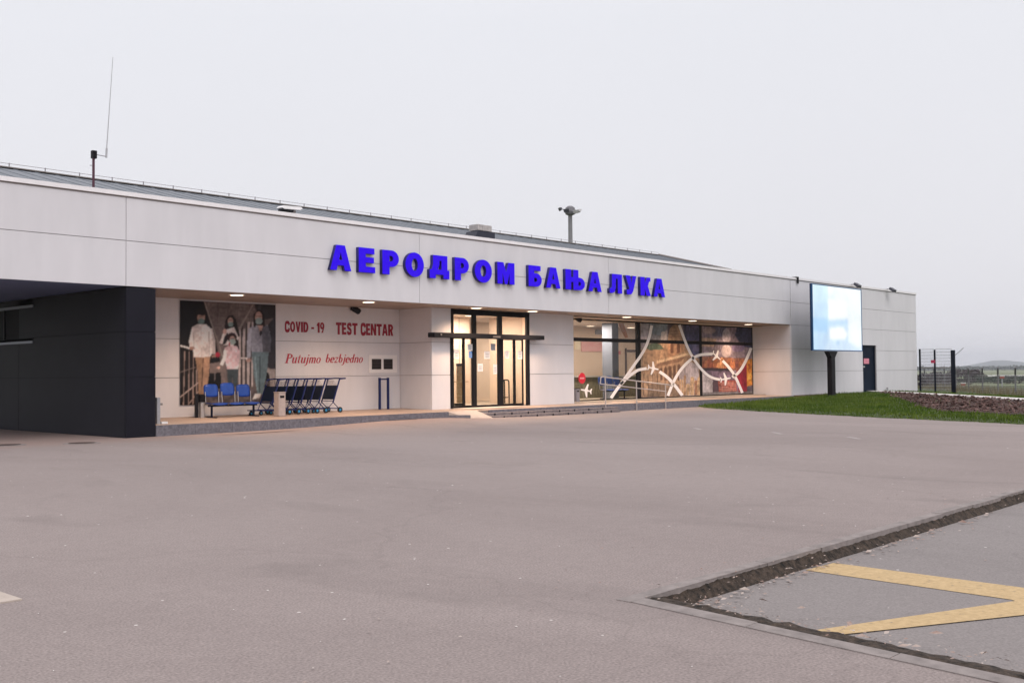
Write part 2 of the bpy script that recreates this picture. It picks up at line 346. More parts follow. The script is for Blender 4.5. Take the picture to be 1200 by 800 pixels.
# dead leaves in the gutter
M_leaf = mat('dead_leaf', (0.20, 0.09, 0.06), 0.8, rgb2=(0.50, 0.44, 0.40), scale=6)
mb = MB()
def leaf(x, y, z, s):
    a = random.uniform(0, 6.28); c, sn = math.cos(a)*s, math.sin(a)*s; t = random.uniform(0.15, 0.5)*s
    mb.add([(x-c, y-sn, z), (x-sn*0.4, y+c*0.4, z+t), (x+c, y+sn, z+random.uniform(0, t)), (x+sn*0.4, y-c*0.4, z+0.1*t)], [(0,1,2),(0,2,3)])
for i in range(240):
    x = KX+0.1+abs(random.gauss(0, 1))**1.3*4; leaf(x, KY-0.09-abs(random.gauss(0, 0.13)), AZ+0.012, random.uniform(0.008, 0.03))
for i in range(260):
    y = KY-abs(random.gauss(0, 2.5)); leaf(KX-SK*(KY-y)+0.40+abs(random.gauss(0, 0.16)), y, AZ+random.uniform(.02, .05), random.uniform(0.006, 0.024))
for i in range(42):
    if i % 2: leaf(KX+0.15+random.random()**1.5*9, KY-0.12-abs(random.gauss(0, 0.06)), AZ+0.02, random.uniform(0.028, 0.06))
    else: y = KY-random.random()*6; leaf(KX-SK*(KY-y)+random.uniform(.12, .62), y, AZ+.115, random.uniform(0.022, 0.045))
for i in range(330):
    if i % 2: x = KX+.05+random.random()**1.3*14; u = random.uniform(.005, .10); leaf(x, KY-u, AZ+.125*(1-u/.11)**1.0+.012, random.uniform(0.006, 0.022))
    else: y = KY-random.random()*6; leaf(KX-SK*(KY-y)+random.uniform(.02, .34), y, AZ+.125, random.uniform(0.006, 0.018))
for i in range(45): leaf(random.uniform(6.8, 18), random.uniform(-2, 4.2), AZ+0.006, random.uniform(0.008, 0.022))
for i in range(60): leaf(random.uniform(3, 16), KY+0.1+abs(random.gauss(0, 0.8)), 0.012, random.uniform(0.008, 0.02))
tag(mb.build('dead_leaves', M_leaf, kind='stuff'), 'scattered dry brown leaves and litter along the parking kerb', 'leaves')
# pale grit on the forecourt
mb = MB()
for i in range(300):
    rr = random.uniform(5, 30); a = YAW + random.uniform(-0.47, 0.47); x, y = rr*math.sin(a), rr*math.cos(a)
    if y > 26 or (y < KY+0.2 and x > KX-0.4) or lawn_d(x, y) > -0.3: continue
    s = random.uniform(0.004, 0.010)*(1+rr/22); leaf(x, y, gA(x, y)+0.004, s)
tag(mb.build('grit', mat('pale_grit', (0.62, 0.58, 0.55), 0.8), kind='stuff'), 'tiny pale stones and specks scattered on the asphalt', 'grit')

# sunken bed corner on the left of the frame
mb = MB(); mb.box(-3, 3.30, 7.98, 8.12, -0.1, 0.012); mb.box(3.16, 3.30, 8.121, 15, -0.1, 0.012); mb.build('kerb', mat('bed_kerb', (0.46, 0.39, 0.34), 0.85, var=0.1, scale=5, bump=0.3), kind='structure')
mb = MB(); mb.quad((-3, 8.12, 0.008), (3.16, 8.12, 0.008), (3.16, 15, 0.008), (-3, 15, 0.008)); mb.build('planting_bed', mat('bed_soil', (0.09, 0.05, 0.035), 0.95, var=0.3, scale=8, bump=0.6), kind='structure')

# yellow markings: two stripes forming a chevron
def stripe(ax, ay, bx, by, wd, z, m, name='parking_marking'):
    a = Vector((ax, ay)); b = Vector((bx, by)); d = (b-a).normalized(); n = Vector((-d.y, d.x))*wd/2
    m_ = MB(); m_.quad((*(a-n), z), (*(b-n), z), (*(b+n), z), (*(a+n), z)); return m_.build(name, m, kind='structure')
def apx(x, y): p = at(x, y, 'z', AZ+0.004); return (p[0], p[1])
def marking(pts, z, m): mb_ = MB(); P = [(*apx(*p), z) for p in pts]; mb_.add(P, [tuple(range(len(P)))]); return mb_.build('parking_marking', m, kind='structure')
marking([(944, 667.5), (977, 659), (1230, 692), (1290, 701), (1268, 706), (1190, 703.6), (1185, 702)], AZ+0.004, M_yellow)
marking([(944, 740), (977, 744.5), (1200, 720.5), (1290, 708), (1270, 700), (1190, 704.0)], AZ+0.008, M_yellow)
M_oldw = mat('worn_white_paint', (0.30, 0.26, 0.25), 0.8, rgb2=(0.42, 0.37, 0.36), scale=12)
for px, py in [(818, 502.3), (911, 507.3), (1001, 513)]:
    p = at(px, py, 'z', 0.0); stripe(p[0]-0.35, p[1]-0.32, p[0]+0.25, p[1]+0.28, 0.13, 0.005, M_oldw, 'road_marking')

# damp brown patches where the forecourt meets the platform
M_damp = mat('damp_mud', (0.075, 0.045, 0.035), 0.6, rgb2=(0.17, 0.11, 0.09), scale=3)
for px, py, rx, ry in [(466, 493.6, 1.0, .22), (300, 505.0, 1.3, .10)]:
    p = at(px, py, 'z', 0.05); mb = MB(); q = [(p[0]+rx*math.cos(a_)*(1+.25*math.sin(a_*3)), p[1]+ry*math.sin(a_)*(1+.2*math.cos(a_*5))-.2) for a_ in np.linspace(0, 6.283, 25)[:-1]]
    mb.add([(x_, y_, gA(x_, y_)+.006) for x_, y_ in q], [tuple(range(24))]); mb.build('damp_patch', M_damp, kind='structure')
# drain covers
for (px, py, lb) in [(96, 519.3, 'oval iron drain cover with a pale rim nearest the dark wall corner'), (8, 521.5, 'rusty drain cover at the left edge beside the dark wall')]:
    p = at(px, py, 'z', 0.0); t = thing('drain_cover', (p[0], p[1], 0.0), lb, 'drain cover', 'drain covers in front of the dark wall')
    MB().lathe([(0.44, 0.0), (0.44, 0.008), (0.40, 0.012), (0.33, 0.012), (0.33, 0.0)], (p[0], p[1], 0), 28).build('rim', M_kerb, t)
    MB().lathe([(0.315, 0.0), (0.315, 0.016), (0.0001, 0.018)], (p[0], p[1], 0), 28).build('lid', mat('iron_lid', (0.07, 0.045, 0.04), 0.7, var=0.4, scale=20), t)

# ------------------------------------------------------------------ terminal building
T = thing('terminal_building', (14.6, D, 0), 'long low white airport terminal with navy left corner and recessed glazed entrance', 'terminal')
ZB, ZM, ZT, ZC = 4.09, 5.325, 6.50, 6.645
XL, XC, X1, X2, X3, XR = 8.9, 13.75, 14.62, 26.34, 34.60, 51.2
XE = 68.3
G = 0.018
def panels(mb, xs_, zs_, y, th=0.05, g=G):
    for xa, xb in zip(xs_[:-1], xs_[1:]):
        for za, zb in zip(zs_[:-1], zs_[1:]): mb.box(xa+g/2, xb-g/2, y, y+th, za+g/2, zb-g/2)
    return mb
# fascia
mb = panels(MB(), [XL, XC, 24.45, 35.2, XR-0.05], [ZB, ZM, ZT], D); mb.build('fascia', M_clad, T)
mb = MB(); mb.box(XL+0.01, XR-0.06, D+0.03, D+0.40, ZB+0.02, ZT-0.002); mb.build('fascia_backing', M_joint, T)
mb = MB(); mb.box(XL-0.02, XE+0.02, D-0.045, D+0.42, ZT+0.03, ZC); mb.build('parapet_cap', M_cap, T)
mb = MB(); mb.box(XL, XE, D-0.012, D+0.40, ZT-0.006, ZT+0.028); mb.build('brown_trim', M_trim, T)  # thin brown line between the fascia and the parapet cap
# right block, front wall with service door opening
DX0, DX1, DZ1 = 60.07, 61.97, 3.13
rows = [0.0, 1.605, 2.82, 4.09, 5.30, ZT]
mb = MB()
for za, zb in zip(rows[:-1], rows[1:]):
    if za < 3.0: panels(mb, [XR-0.02, DX0-0.02], [za, zb], D); panels(mb, [DX1+0.02, XE], [za, zb], D)
    else: panels(mb, [XR-0.02, XE], [za, zb], D)
mb.box(DX0-0.034, DX1+0.034, D, D+0.05, DZ1, 4.09-G/2)
mb.build('wall', M_clad, T)
mb = MB(); mb.box(XR, DX0-0.03, D+0.03, D+0.3, 0, ZT-0.01); mb.box(DX1+0.03, XE-0.02, D+0.03, D+0.3, 0, ZT-0.01); mb.box(DX0-0.03, DX1+0.03, D+0.031, D+0.3, DZ1, ZT-0.01)
mb.build('wall_backing', M_joint, T)
# end, rear, side walls
mb = MB(); mb.box(XE-0.25, XE, D+0.302, 45, 0, ZT); mb.box(XC+0.3, XE, 45, 45.3, 0, ZT); mb.build('wall', M_clad, T)
mb = MB(); mb.box(XL, XE-0.3, D+0.42, 45, 6.15, 6.30); mb.build('flat_roof', M_roof, T)
# recess end wall (faces left), behind the right block
mb = MB()
for za, zb in zip([0.0, 1.605, 2.82, ZB], [1.605, 2.82, ZB]): mb.box(XR-0.05, XR-0.002, D+0.052, 29.0, za+G/2, zb-G/2)
mb.build('wall', M_clad, T); MB().box(XR+0.001, XR+0.2, D+0.31, 29.2, 0, ZB).build('wall_backing', M_joint, T)
# first recess back wall + its right return + bay
def zrow(mb, x0, x1, y, th=0.05): return panels(mb, [x0, x1], [0.0, 1.605, 2.82, ZB+0.03], y, th)
mb = MB(); zrow(mb, X1-0.1, 20.75, 29.9); zrow(mb, 20.75, X2, 29.9)
mb.build('wall', M_clad, T); MB().box(X1-0.1, X2, 29.93, 30.1, 0, ZB).build('wall_backing', M_joint, T)
mb = MB()
for za, zb in zip([0.0, 1.605, 2.82, ZB+0.03], [1.605, 2.82, ZB+0.03]): mb.box(X2, X2+0.05, 28.21, 29.90, za+G/2, zb-G/2)
BD0, BD1 = 27.34, 31.74
zrow(mb, X2-0.001, BD0, 28.15, 0.055); mb.build('wall', M_clad, T); mb = MB(); zrow(mb, BD1, X3, 28.15, 0.055)
for za, zb in zip([0.0, 1.605, 2.82, ZB+0.03], [1.605, 2.82, ZB+0.03]): mb.box(X3-0.05, X3, 28.21, 29.0, za+G/2, zb-G/2)
mb.build('wall', M_clad, T)
mb = MB(); mb.box(X2+0.03, BD0-0.01, 28.18, 28.35, 0, ZB); mb.box(X2+0.03, X2+0.2, 28.36, 29.9, 0, ZB); mb.build('wall_backing', M_joint, T); mb = MB(); mb.box(BD1+0.01, X3-0.03, 28.18, 28.35, 0, ZB); mb.box(X3-0.2, X3-0.03, 28.36, 29.1, 0, ZB)
mb.build('wall_backing', M_joint, T)
# soffits
mb = MB(); xx = X1-0.2
while xx < XR:
    x_ = min(xx+1.5, XR); mb.box(xx+0.006, x_-0.006, D+0.052, 30.0, ZB, ZB+0.03); xx += 1.5
mb.build('soffit', M_soffit, T)
mb = MB(); mb.box(XL, XC-0.01, D+0.052, 44.9, ZB, ZB+0.04); mb.build('soffit', M_dsof, T)
mb = MB(); mb.box(XL, XR+0.2, D+0.1, 44.9, ZB+0.05, ZB+0.3); mb.build('ceiling_slab', M_joint, T)
# navy corner
mb = MB(); zs_ = [0.0, 1.64, 2.87, ZB-0.02]
panels(mb, [XC, X1], zs_, D-0.002, 0.05, 0.014)
win_y0, win_y1, win_z0, win_z1 = 33.6, 37.9, 2.78, 3.84
for za, zb in zip(zs_[:-1], zs_[1:]):
    ycuts = [D+0.05, 33.6, 38.0, 45]
    for ya, yb in zip(ycuts[:-1], ycuts[1:]):
        if ya == 33.6 and za > 2: continue
        mb.box(XC, XC+0.05, ya+0.007, yb-0.007, za+0.007, zb-0.007)
mb.box(X1-0.05, X1-0.001, D+0.05, 29.9, 0, ZB-0.02)
mb.build('navy_wall', M_dark, T)
WY1 = at(38.5, 380, 'x', XC)[1]; WZ1 = 3.86; WZ0 = at(36, 400.5, 'x', XC)[2]
mb = MB(); mb.box(XC, XC+0.05, 33.607, WY1-0.0, 2.877, ZB-0.03) if WY1 > 33.62 else None
mb.box(XC, XC+0.05, WY1, 37.99, 2.877, WZ0); mb.box(XC, XC+0.05, WY1, 37.99, WZ1, ZB-0.03); mb.build('navy_wall', M_dark, T)
mb = MB(); mb.box(XC+0.03, X1-0.03, D+0.02, 29.9, 0, ZB-0.03); mb.box(XC+0.03, XC+0.3, 29.9, WY1-0.02, 0, ZB-0.03); mb.box(XC+0.03, XC+0.3, WY1-0.02, 38, 0, WZ0-0.01); mb.box(XC+0.03, XC+0.3, 38, 45, 0, ZB-0.03); mb.box(XC+0.03, XC+0.3, WY1-0.02, 38, WZ1+0.01, ZB-0.03); mb.build('wall_backing', M_djoint, T)
wn = MB(); wn.box(XC-0.03, XC+0.03, WY1-0.05, 38.0, WZ1-0.05, WZ1+0.03); wn.box(XC-0.03, XC+0.03, WY1-0.05, 38.0, WZ0-0.04, WZ0+0.03)
W_ = wn.build('window', mat('grey_aluminium', (0.20, 0.21, 0.25), 0.4, metal=0.5), T)
for yy in (WY1-0.02, WY1+0.9, WY1+2.2, 37.9): MB().box(XC+0.02, XC+0.09, yy, yy+0.07, WZ0+0.03, WZ1-0.05).build('mullion', M_black, W_)
MB().box(XC+0.06, XC+0.07, WY1, 37.95, WZ0+0.031, WZ1-0.051).build('pane', mat('dark_glass', (0.008, 0.008, 0.010), .6, spec=.08), W_)
MB().box(XC+0.25, XC+0.29, WY1-0.3, 38.2, WZ0-0.1, WZ1+0.1).build('blind', mat('blind', (0.05, 0.045, 0.045), 0.8, var=0.5, scale=3, stretch=(1, 6, 0.2)), W_)
mb = MB(); mb.box(XL+0.2, XL+0.6, D+0.1, D+0.4, 0, ZB-0.005); mb.build('column', M_dark, T)
# pitched metal roof with standing seams
EY, EZ, RY, RZ = D+0.425, 6.66, 31.4, 7.76; RX1 = 45.75
mb = MB(); mb.quad((XL-0.2, EY, EZ), (RX1, EY, EZ), (RX1, RY, RZ), (XL-0.2, RY, RZ)); mb.quad((XL-0.2, RY, RZ), (RX1, RY, RZ), (RX1, 44, 6.35), (XL-0.2, 44, 6.35))
mb.quad((XL-0.2, EY, 6.31), (RX1, EY, 6.31), (RX1, EY, EZ), (XL-0.2, EY, EZ))
x = XL
while x < RX1:
    mb.add([(x, EY, EZ+0.001), (x+0.04, EY, EZ+0.001), (x+0.04, RY, RZ+0.001), (x, RY, RZ+0.001), (x+0.01, EY, EZ+0.02), (x+0.03, EY, EZ+0.02), (x+0.03, RY, RZ+0.02), (x+0.01, RY, RZ+0.02)],
           [(0,1,5,4),(1,2,6,5),(2,3,7,6),(3,0,4,7),(4,5,6,7)]); x += 0.62
rf = mb.build('roof', M_roof, T)
mb = MB(); mb.prism([(EY, 6.31), (EY, EZ), (RY, RZ), (44, 6.35), (44, 6.31)], 'x', RX1-0.02, RX1+0.04); mb.build('gable', M_dark, rf)
mb = MB(); mb.tube((RX1+0.03, EY-0.05, EZ+0.03), (RX1+0.03, RY+0.02, RZ+0.05), 0.06, 6); mb.box(XL-0.2, RX1, RY-0.12, RY+0.12, RZ+0.01, RZ+0.04); mb.build('ridge_flashing', M_trim, rf)

# plinth, steps and ramp
P = thing('entrance_plinth', (30, D, 0), 'low tan tiled platform with granite edge running along the terminal front', 'platform')
mb = MB(); x = X1
while x < XR+0.1:
    x_ = min(x+0.6, XR+0.1)
    for ya, yb in ((D+0.0, 28.0), (28.0, 29.96)): mb.add([(x+0.003, ya+0.003, PL-0.05), (x_-0.003, ya+0.003, PL-0.05), (x_-0.003, yb-0.003, PL-0.02), (x+0.003, yb-0.003, PL-0.02), (x+0.003, ya+0.003, PL+0.06*(ya-D)/3), (x_-0.003, ya+0.003, PL+0.06*(ya-D)/3), (x_-0.003, yb-0.003, PL+0.06*(yb-D)/3), (x+0.003, yb-0.003, PL+0.06*(yb-D)/3)], [(3,2,1,0),(4,5,6,7),(0,1,5,4),(1,2,6,5),(2,3,7,6),(3,0,4,7)])
    x += 0.6
mb.build('paving', M_tile, P)
mb = MB(); mb.box(X1, XR+0.1, D+0.02, 30, -0.2, PL-0.055); mb.build('base', M_conc, P)
mb = MB(); x = X1
while x < XR+0.05:
    x_ = min(x+1.2, XR+0.1)
    if 25.6 < x < 27.0: mb.build('riser', M_granite, P); mb = MB()
    else: mb.box(x+0.004, x_-0.004, D-0.03, D+0.018, -0.1, PL-0.004)
    x += 1.2
mb.build('riser', M_granite, P)
mb = MB(); TL, TR_, BL, BR = (25.75, D, PL+0.006), (27.2, D, PL+0.006), (26.3, 26.12, 0.05), (27.25, 25.75, 0.006)
mb.add([TL, TR_, BR, BL, (25.75, D, -0.1), (27.2, D, -0.1), (27.25, 25.75, -0.1), (26.3, 26.12, -0.1)], [(0,1,2,3),(4,5,6,7),(0,1,5,4),(1,2,6,5),(2,3,7,6),(3,0,4,7)])
mb.build('ramp', mat('ramp_concrete', (0.46, 0.38, 0.33), 0.8, var=0.08, scale=5, bump=0.2), P)
mb = MB(); mb.prism([(25.2, D-0.04), (25.74, D-0.04), (26.28, 26.10), (26.24, 26.06), (25.7, D-0.1)], 'z', -0.1, 0.19); mb.build('ramp_cheek', M_granite, P)
M_step = mat('step_stone', (0.20, 0.165, 0.165), 0.7, var=0.3, scale=8, bump=0.2)
mb = MB()
for k, (yy, zt, xa, xb) in enumerate([(26.36, 0.205, 27.3, 35.3), (26.04, 0.105, 27.35, 35.0)]):
    x = xa
    while x < xb: x_ = min(x+1.0, xb); mb.box(x+0.004, x_-0.004, yy, yy+0.36 if k == 0 else yy+0.315, -0.1, zt); x += 1.0
mb.build('step', M_step, P)
for k in range(8 if True else 0):
    for q in ((27.8+k*0.92, 26.354, 0.155), (27.95+k*0.92, 26.034, 0.05)): MB().tube(q, (q[0], q[1]+.015, q[2]), 0.045, 10).build('drain_hole', M_black, P)

# interior
mb = MB(); mb.box(26.6, 51.0, 33.95, 34.1, PL, 4.05); mb.box(26.55, 26.7, 28.36, 33.95, PL, 4.05); mb.box(51.0, 51.19, 29.22, 34, PL, 4.05); mb.box(32.6, 32.75, 28.6, 31.2, PL, 4.05)
mb.box(27.6, 31.6, 31.4, 31.5, PL, 4.05)
inn = mb.build('interior_wall', M_inwall, T)
MB().box(26.6, 51.1, 28.22, 34, PL-0.02, PL+0.075).build('interior_floor', M_infloor, T)
MB().box(26.6, 51.1, 28.36, 34, 4.03, 4.06).build('interior_ceiling', M_inceil, T)
cxa, cxb = at(717.5, 420, 'y', 30.5)[0], at(725, 420, 'y', 30.5)[0]; mb = MB(); mb.box(cxa, cxb, 30.5, 31.1, PL, 4.03); mb.build('interior_column', mat('blue_grey_column', (0.15, 0.165, 0.20), 0.6), T)
M_frame = mat('brown_door_frame', (.10, .06, .05), .5)
a = at(733.5, 402, 'y', 33.9); b = at(748, 428, 'y', 33.9); mb = MB(); mb.box(a[0]-.05, a[0]+.05, 33.88, 33.94, PL+.1, 2.95); mb.box(a[0]+.06, b[0]+1.2, 33.88, 33.94, 2.75, 2.87); mb.build('interior_door_frame', M_frame, T)
a = at(698, 386.5, 'y', 33.9); b = at(712.5, 392, 'y', 33.9); MB().box(a[0], b[0], 33.86, 33.945, b[2], a[2]).build('interior_vent', mat('grey_vent', (.30, .29, .31), .6), T)
a = at(722, 411, 'y', 33.9); b = at(727.5, 415, 'y', 33.9); MB().box(a[0], b[0], 33.9, 33.94, b[2], a[2]).build('interior_notice', mat('pink_sign', (.62, .20, .22), .6), T)
M_litdoor = mat('lit_doorway_cream', (.80, .70, .52), .6); a = at(674, 399.5, 'y', 33.9); b = at(680, 409.5, 'y', 33.9); MB().box(a[0], b[0], 33.9, 33.94, b[2], a[2]).build('painted_doorway', M_litdoor, T)  # lit doorway painted as a flat bright cream panel
xx = 27.9
while xx < 31.5: MB().box(xx, xx+.012, 31.39, 31.401, PL+.1, 4.02).build('interior_joint', M_frame, T); xx += 1.02
MB().box(28.9, 31.5, 31.385, 31.40, 1.30, 1.32).build('interior_joint', M_frame, T)
M_pink = mat('pink_poster', (0.66, 0.22, 0.24), 0.6, rgb2=(0.75, 0.55, 0.50), scale=9, stretch=(1, 1, 3))
mb = MB(); a = at(681.5, 398, 'y', 33.9); b = at(706, 412, 'y', 33.9); mb.box(a[0], b[0], 33.9, 33.94, b[2], a[2]); mb.build('notice_board', M_pink, T)
def inlamp(x, y, e=60, sz=0.8):
    l = bpy.data.lights.new('room_light', 'AREA'); l.energy = e; l.color = (1, 0.86, 0.75); l.shape = 'SQUARE'; l.size = sz
    o = bpy.data.objects.new('room_light', l); o.location = (x, y, 3.96); col.objects.link(o); o.parent = T; o.location = Vector((x, y, 3.96))-wpos(T)
for x, y, e in [(28.6, 30.0, 190), (30.8, 30.2, 190), (35.8, 31.2, 240), (39.5, 31.2, 240), (43.5, 31.5, 90), (47.5, 31.5, 50)]: inlamp(x, y, e)

# entrance glazing
E_ = MB(); y0, y1 = 28.12, 28.22
def px_x(px, y=28.15): return at(px, 430, 'y', y)[0]
zt = 4.08; zbot = 0.355
E_.box(BD0, BD0+0.11, y0, y1, zbot, zt); E_.box(BD1-0.16, BD1, y0, y1, zbot, zt)
E_.box(BD0+0.11, BD1-0.16, y0, y1, zt-0.20, zt); E_.box(BD0+0.11, BD1-0.16, y0, y1, 3.03, 3.12)
for pa, pb in ((554, 558), (583.8, 588.3)): E_.box(px_x(pa), px_x(pb), y0-0.002, y1-0.002, zbot, zt-0.2)
ENT = E_.build('entrance_frame', M_black, T)
ent_panes = MB()
edges = [(527.3, 554), (558, 584), (588.3, 613)]
for a_, b_ in edges: ent_panes.box(px_x(a_), px_x(b_), 28.165, 28.175, 3.12, zt-0.2)
ent_panes.box(px_x(558), px_x(584), 28.165, 28.175, zbot+0.08, 3.03)
ent_panes.build('pane', M_glass, ENT)
for a_, b_ in [(527.5, 543.2), (543.4, 554), (588.4, 602.6), (602.8, 613)]:
    xa, xb = px_x(a_), px_x(b_); L_ = MB(); f = 0.055
    L_.box(xa, xa+f, 28.13, 28.18, zbot, 3.03); L_.box(xb-f, xb, 28.13, 28.18, zbot, 3.03); L_.box(xa+f, xb-f, 28.13, 28.18, zbot, zbot+0.09); L_.box(xa+f, xb-f, 28.13, 28.18, 2.96, 3.03)
    dl = L_.build('door_leaf', M_black, T); MB().box(xa+f, xb-f, 28.15, 28.16, zbot+0.09, 2.96).build('pane', M_glass, dl)
mb = MB(); mb.box(px_x(558), px_x(584), 28.13, 28.2, zbot, zbot+0.08); mb.build('bottom_rail', M_black, ENT)
cx0, cx1 = at(507, 393, 'y', 27.85)[0], at(636, 396, 'y', 27.85)[0]
mb = MB(); mb.box(cx0, cx1, 27.75, 28.11, 2.985, 3.16); mb.build('door_canopy', M_blackm, T, bevel=0.01)
mb = MB(); mb.box(cx0+0.3, cx0+0.36, 27.73, 27.76, 3.05, 3.12); mb.build('door_sensor', M_trim, T); MB().box(29.2, 29.6, 27.73, 27.752, 3.02, 3.09).build('door_sensor', M_trim, T)
MB().box(BD0, 30.6, 27.3, 28.1, PL+0.03, PL+0.045).build('door_mat', mat('pale_mat', (0.60, 0.52, 0.44), 0.9), P)
for i, (px, py, wv, hv, m_, lb) in enumerate([(534.5, 415, .26, .34, M_paper, None), (551, 415.5, .17, .24, M_bpaper, 'blue notice'), (550.5, 407, .26, .26, M_paper, None), (570.5, 416, .32, .30, M_paper, None), (562.5, 430.5, .28, .30, M_paper, None), (580, 432.5, .2, .38, M_paper, None), (577.5, 406.5, .26, .26, mat('grey_notice', (.36, .38, .42), .6), 'grey notice'), (593.7, 415.5, .24, .30, M_paper, None), (609, 416, .26, .32, M_paper, None)]):
    p = at(px, py, 'y', 28.12); n_ = MB().box(p[0]-wv/2, p[0]+wv/2, 28.104, 28.112, p[2]-hv/2, p[2]+hv/2).build('notice', m_, ENT)
    if lb: n_['label'] = lb
    q = MB(); 
    for k in range(3): q.box(p[0]-wv*.3, p[0]+wv*.3, 28.100, 28.103, p[2]-hv*.28+k*hv*.2, p[2]-hv*.28+k*hv*.2+hv*.07)
    q.build('print', mat('grey_print', (.30, .32, .36), .7), n_)
# objects in the lobby
bx = at(538.5, 450, 'y', 29.6)[0]
t = thing('banner_stand', (bx, 29.6, PL+.075), 'tall narrow yellow brown banner stand inside the left glass door', 'banner')
MB().box(bx-.15, bx+.15, 29.6, 29.62, .5, 1.95).build('banner', mat('tan_banner', (.30, .17, .08), .6, rgb2=(.50, .40, .24), scale=3, stretch=(1, 1, 3)), t)
MB().box(bx-.18, bx+.18, 29.5, 29.72, PL+.075, .48).build('base', M_blackm, t); MB().box(bx-.16, bx+.16, 29.6, 29.63, 1.95, 2.05).build('top_rail', M_blackm, t)
hx = at(589.5, 460, 'y', 29.7)[0]
t = thing('hoop_stand', (hx+.18, 29.75, PL+.075), 'dark tubular hoop stand just inside the right glass door', 'stand')
mb = MB()
for yy in (29.7, 29.95): mb.path([(hx, yy, PL+.08), (hx, yy, 1.32), (hx+.05, yy, 1.37), (hx+.30, yy, 1.37), (hx+.36, yy, 1.30), (hx+.37, yy, PL+.08)], .028, 8)
mb.build('frame', M_blackm, t); MB().box(hx+.02, hx+.34, 29.73, 29.93, .62, .66).build('shelf', M_blackm, t)

# window wall of the hall
WY = 29.0; mx_ = [at(p, 420, 'y', WY)[0] for p in (673.3, 749, 821, 882)]
F = MB()
F.box(X3, XR-0.05, WY, WY+0.12, 3.97, 4.085); F.box(X3, XR-0.05, WY-0.004, WY+0.1, 3.03, 3.19); F.box(X3, XR-0.05, WY, WY+0.12, PL+0.02, PL+0.12)
F.box(X3+0.0, X3+0.10, WY+0.001, WY+0.1, PL+.12, 3.97)
for x_ in (mx_[1], mx_[2]): F.box(x_-0.13, x_+0.13, WY-0.006, WY+0.12, PL+0.12, 3.97)
F.box(XR-0.16, XR-0.05, WY+0.001, WY+0.1, PL+0.12, 3.97)
WF = F.build('window_frame', M_black, T)
for xa, xb in ((X3+.1, mx_[1]-.13), (mx_[1]+.13, mx_[2]-.13), (mx_[2]+.13, XR-.16)):
    MB().box(xa, xb, WY+.05, WY+.06, PL+.12, 3.03).build('pane', M_glass, WF); MB().box(xa, xb, WY+.05, WY+.06, 3.19, 3.97).build('pane', M_glass, WF)
# lobby furniture behind the glass
t = thing('service_counter', (39.5, 32.6, PL+.075), 'long dark olive service counter inside the hall behind the window', 'counter')
MB().box(34.9, 45.0, 32.2, 32.9, PL+.075, 1.42).build('body', mat('olive_counter', (.17, .15, .10), .6, var=.4, scale=4, stretch=(3, 1, 1)), t)
MB().box(34.8, 45.1, 32.1, 33.0, 1.42, 1.49).build('top', mat('grey_worktop', (.45, .42, .38), .5), t)
p = at(729, 383, 'y', 30.5)
t = thing('hanging_banner', (p[0], 30.5, 4.0), 'slanted orange banner hanging from the hall ceiling behind the upper glass', 'banner')
a = at(725, 377, 'y', 30.5); b = at(731, 377, 'y', 30.5); c = at(736, 395, 'y', 30.5); d = at(733, 396, 'y', 30.5)
MB().prism([(a[0], 4.02), (b[0], 4.02), (c[0], c[2]), (d[0], d[2]), (a[0]+.2, a[2]-.4)], 'y', 30.5, 30.52).build('cloth', mat('orange_cloth', (.55, .24, .08), .7), t)
# round red sign on the glass
p = at(682, 443, 'y', WY-.01)
t = thing('round_sign', (p[0], WY-.01, p[2]), 'round red no entry sign stuck low on the left window pane', 'sign')
MB().tube((p[0], WY-.004, p[2]), (p[0], WY-.02, p[2]), .24, 28).build('disc', mat('sign_red', (.60, .015, .04), .4), t)
mb = MB()
for k in range(4): mb.box(p[0]-.15+k*.078, p[0]-.10+k*.078, WY-.026, WY-.021, p[2]-.035, p[2]+.035)
mb.build('mark', mat('sign_pink', (.85, .45, .5), .5), t)

# service door
t = MB(); t.box(DX0, DX0+.08, D+.08, D+.2, .0, DZ1); t.box(DX1-.08, DX1, D+.08, D+.2, .0, DZ1); t.box(DX0+.08, DX1-.08, D+.08, D+.2, DZ1-.1, DZ1)
sdoor = t.build('service_door', mat('navy_door_frame', (.005, .010, .022), .6, spec=.1), T)
MB().box(DX0+.08, DX1-.08, D+.14, D+.19, .3, DZ1-.1).build('leaf', mat('navy_door', (.004, .010, .024), .6, spec=.1, var=.2, scale=3), sdoor)
mb = MB(); mb.box(DX0+.15, DX0+.5, D+.11, D+.139, 1.80, 1.88); mb.build('handle', M_steel, sdoor)
p = at(1015.8, 423, 'y', D+.1); MB().box(p[0]-.36, p[0]+.36, D+.12, D+.138, p[2]-.16, p[2]+.16).build('door_notice', mat('pink_notice', (.70, .16, .24), .5, rgb2=(.8, .35, .42), scale=9), sdoor)

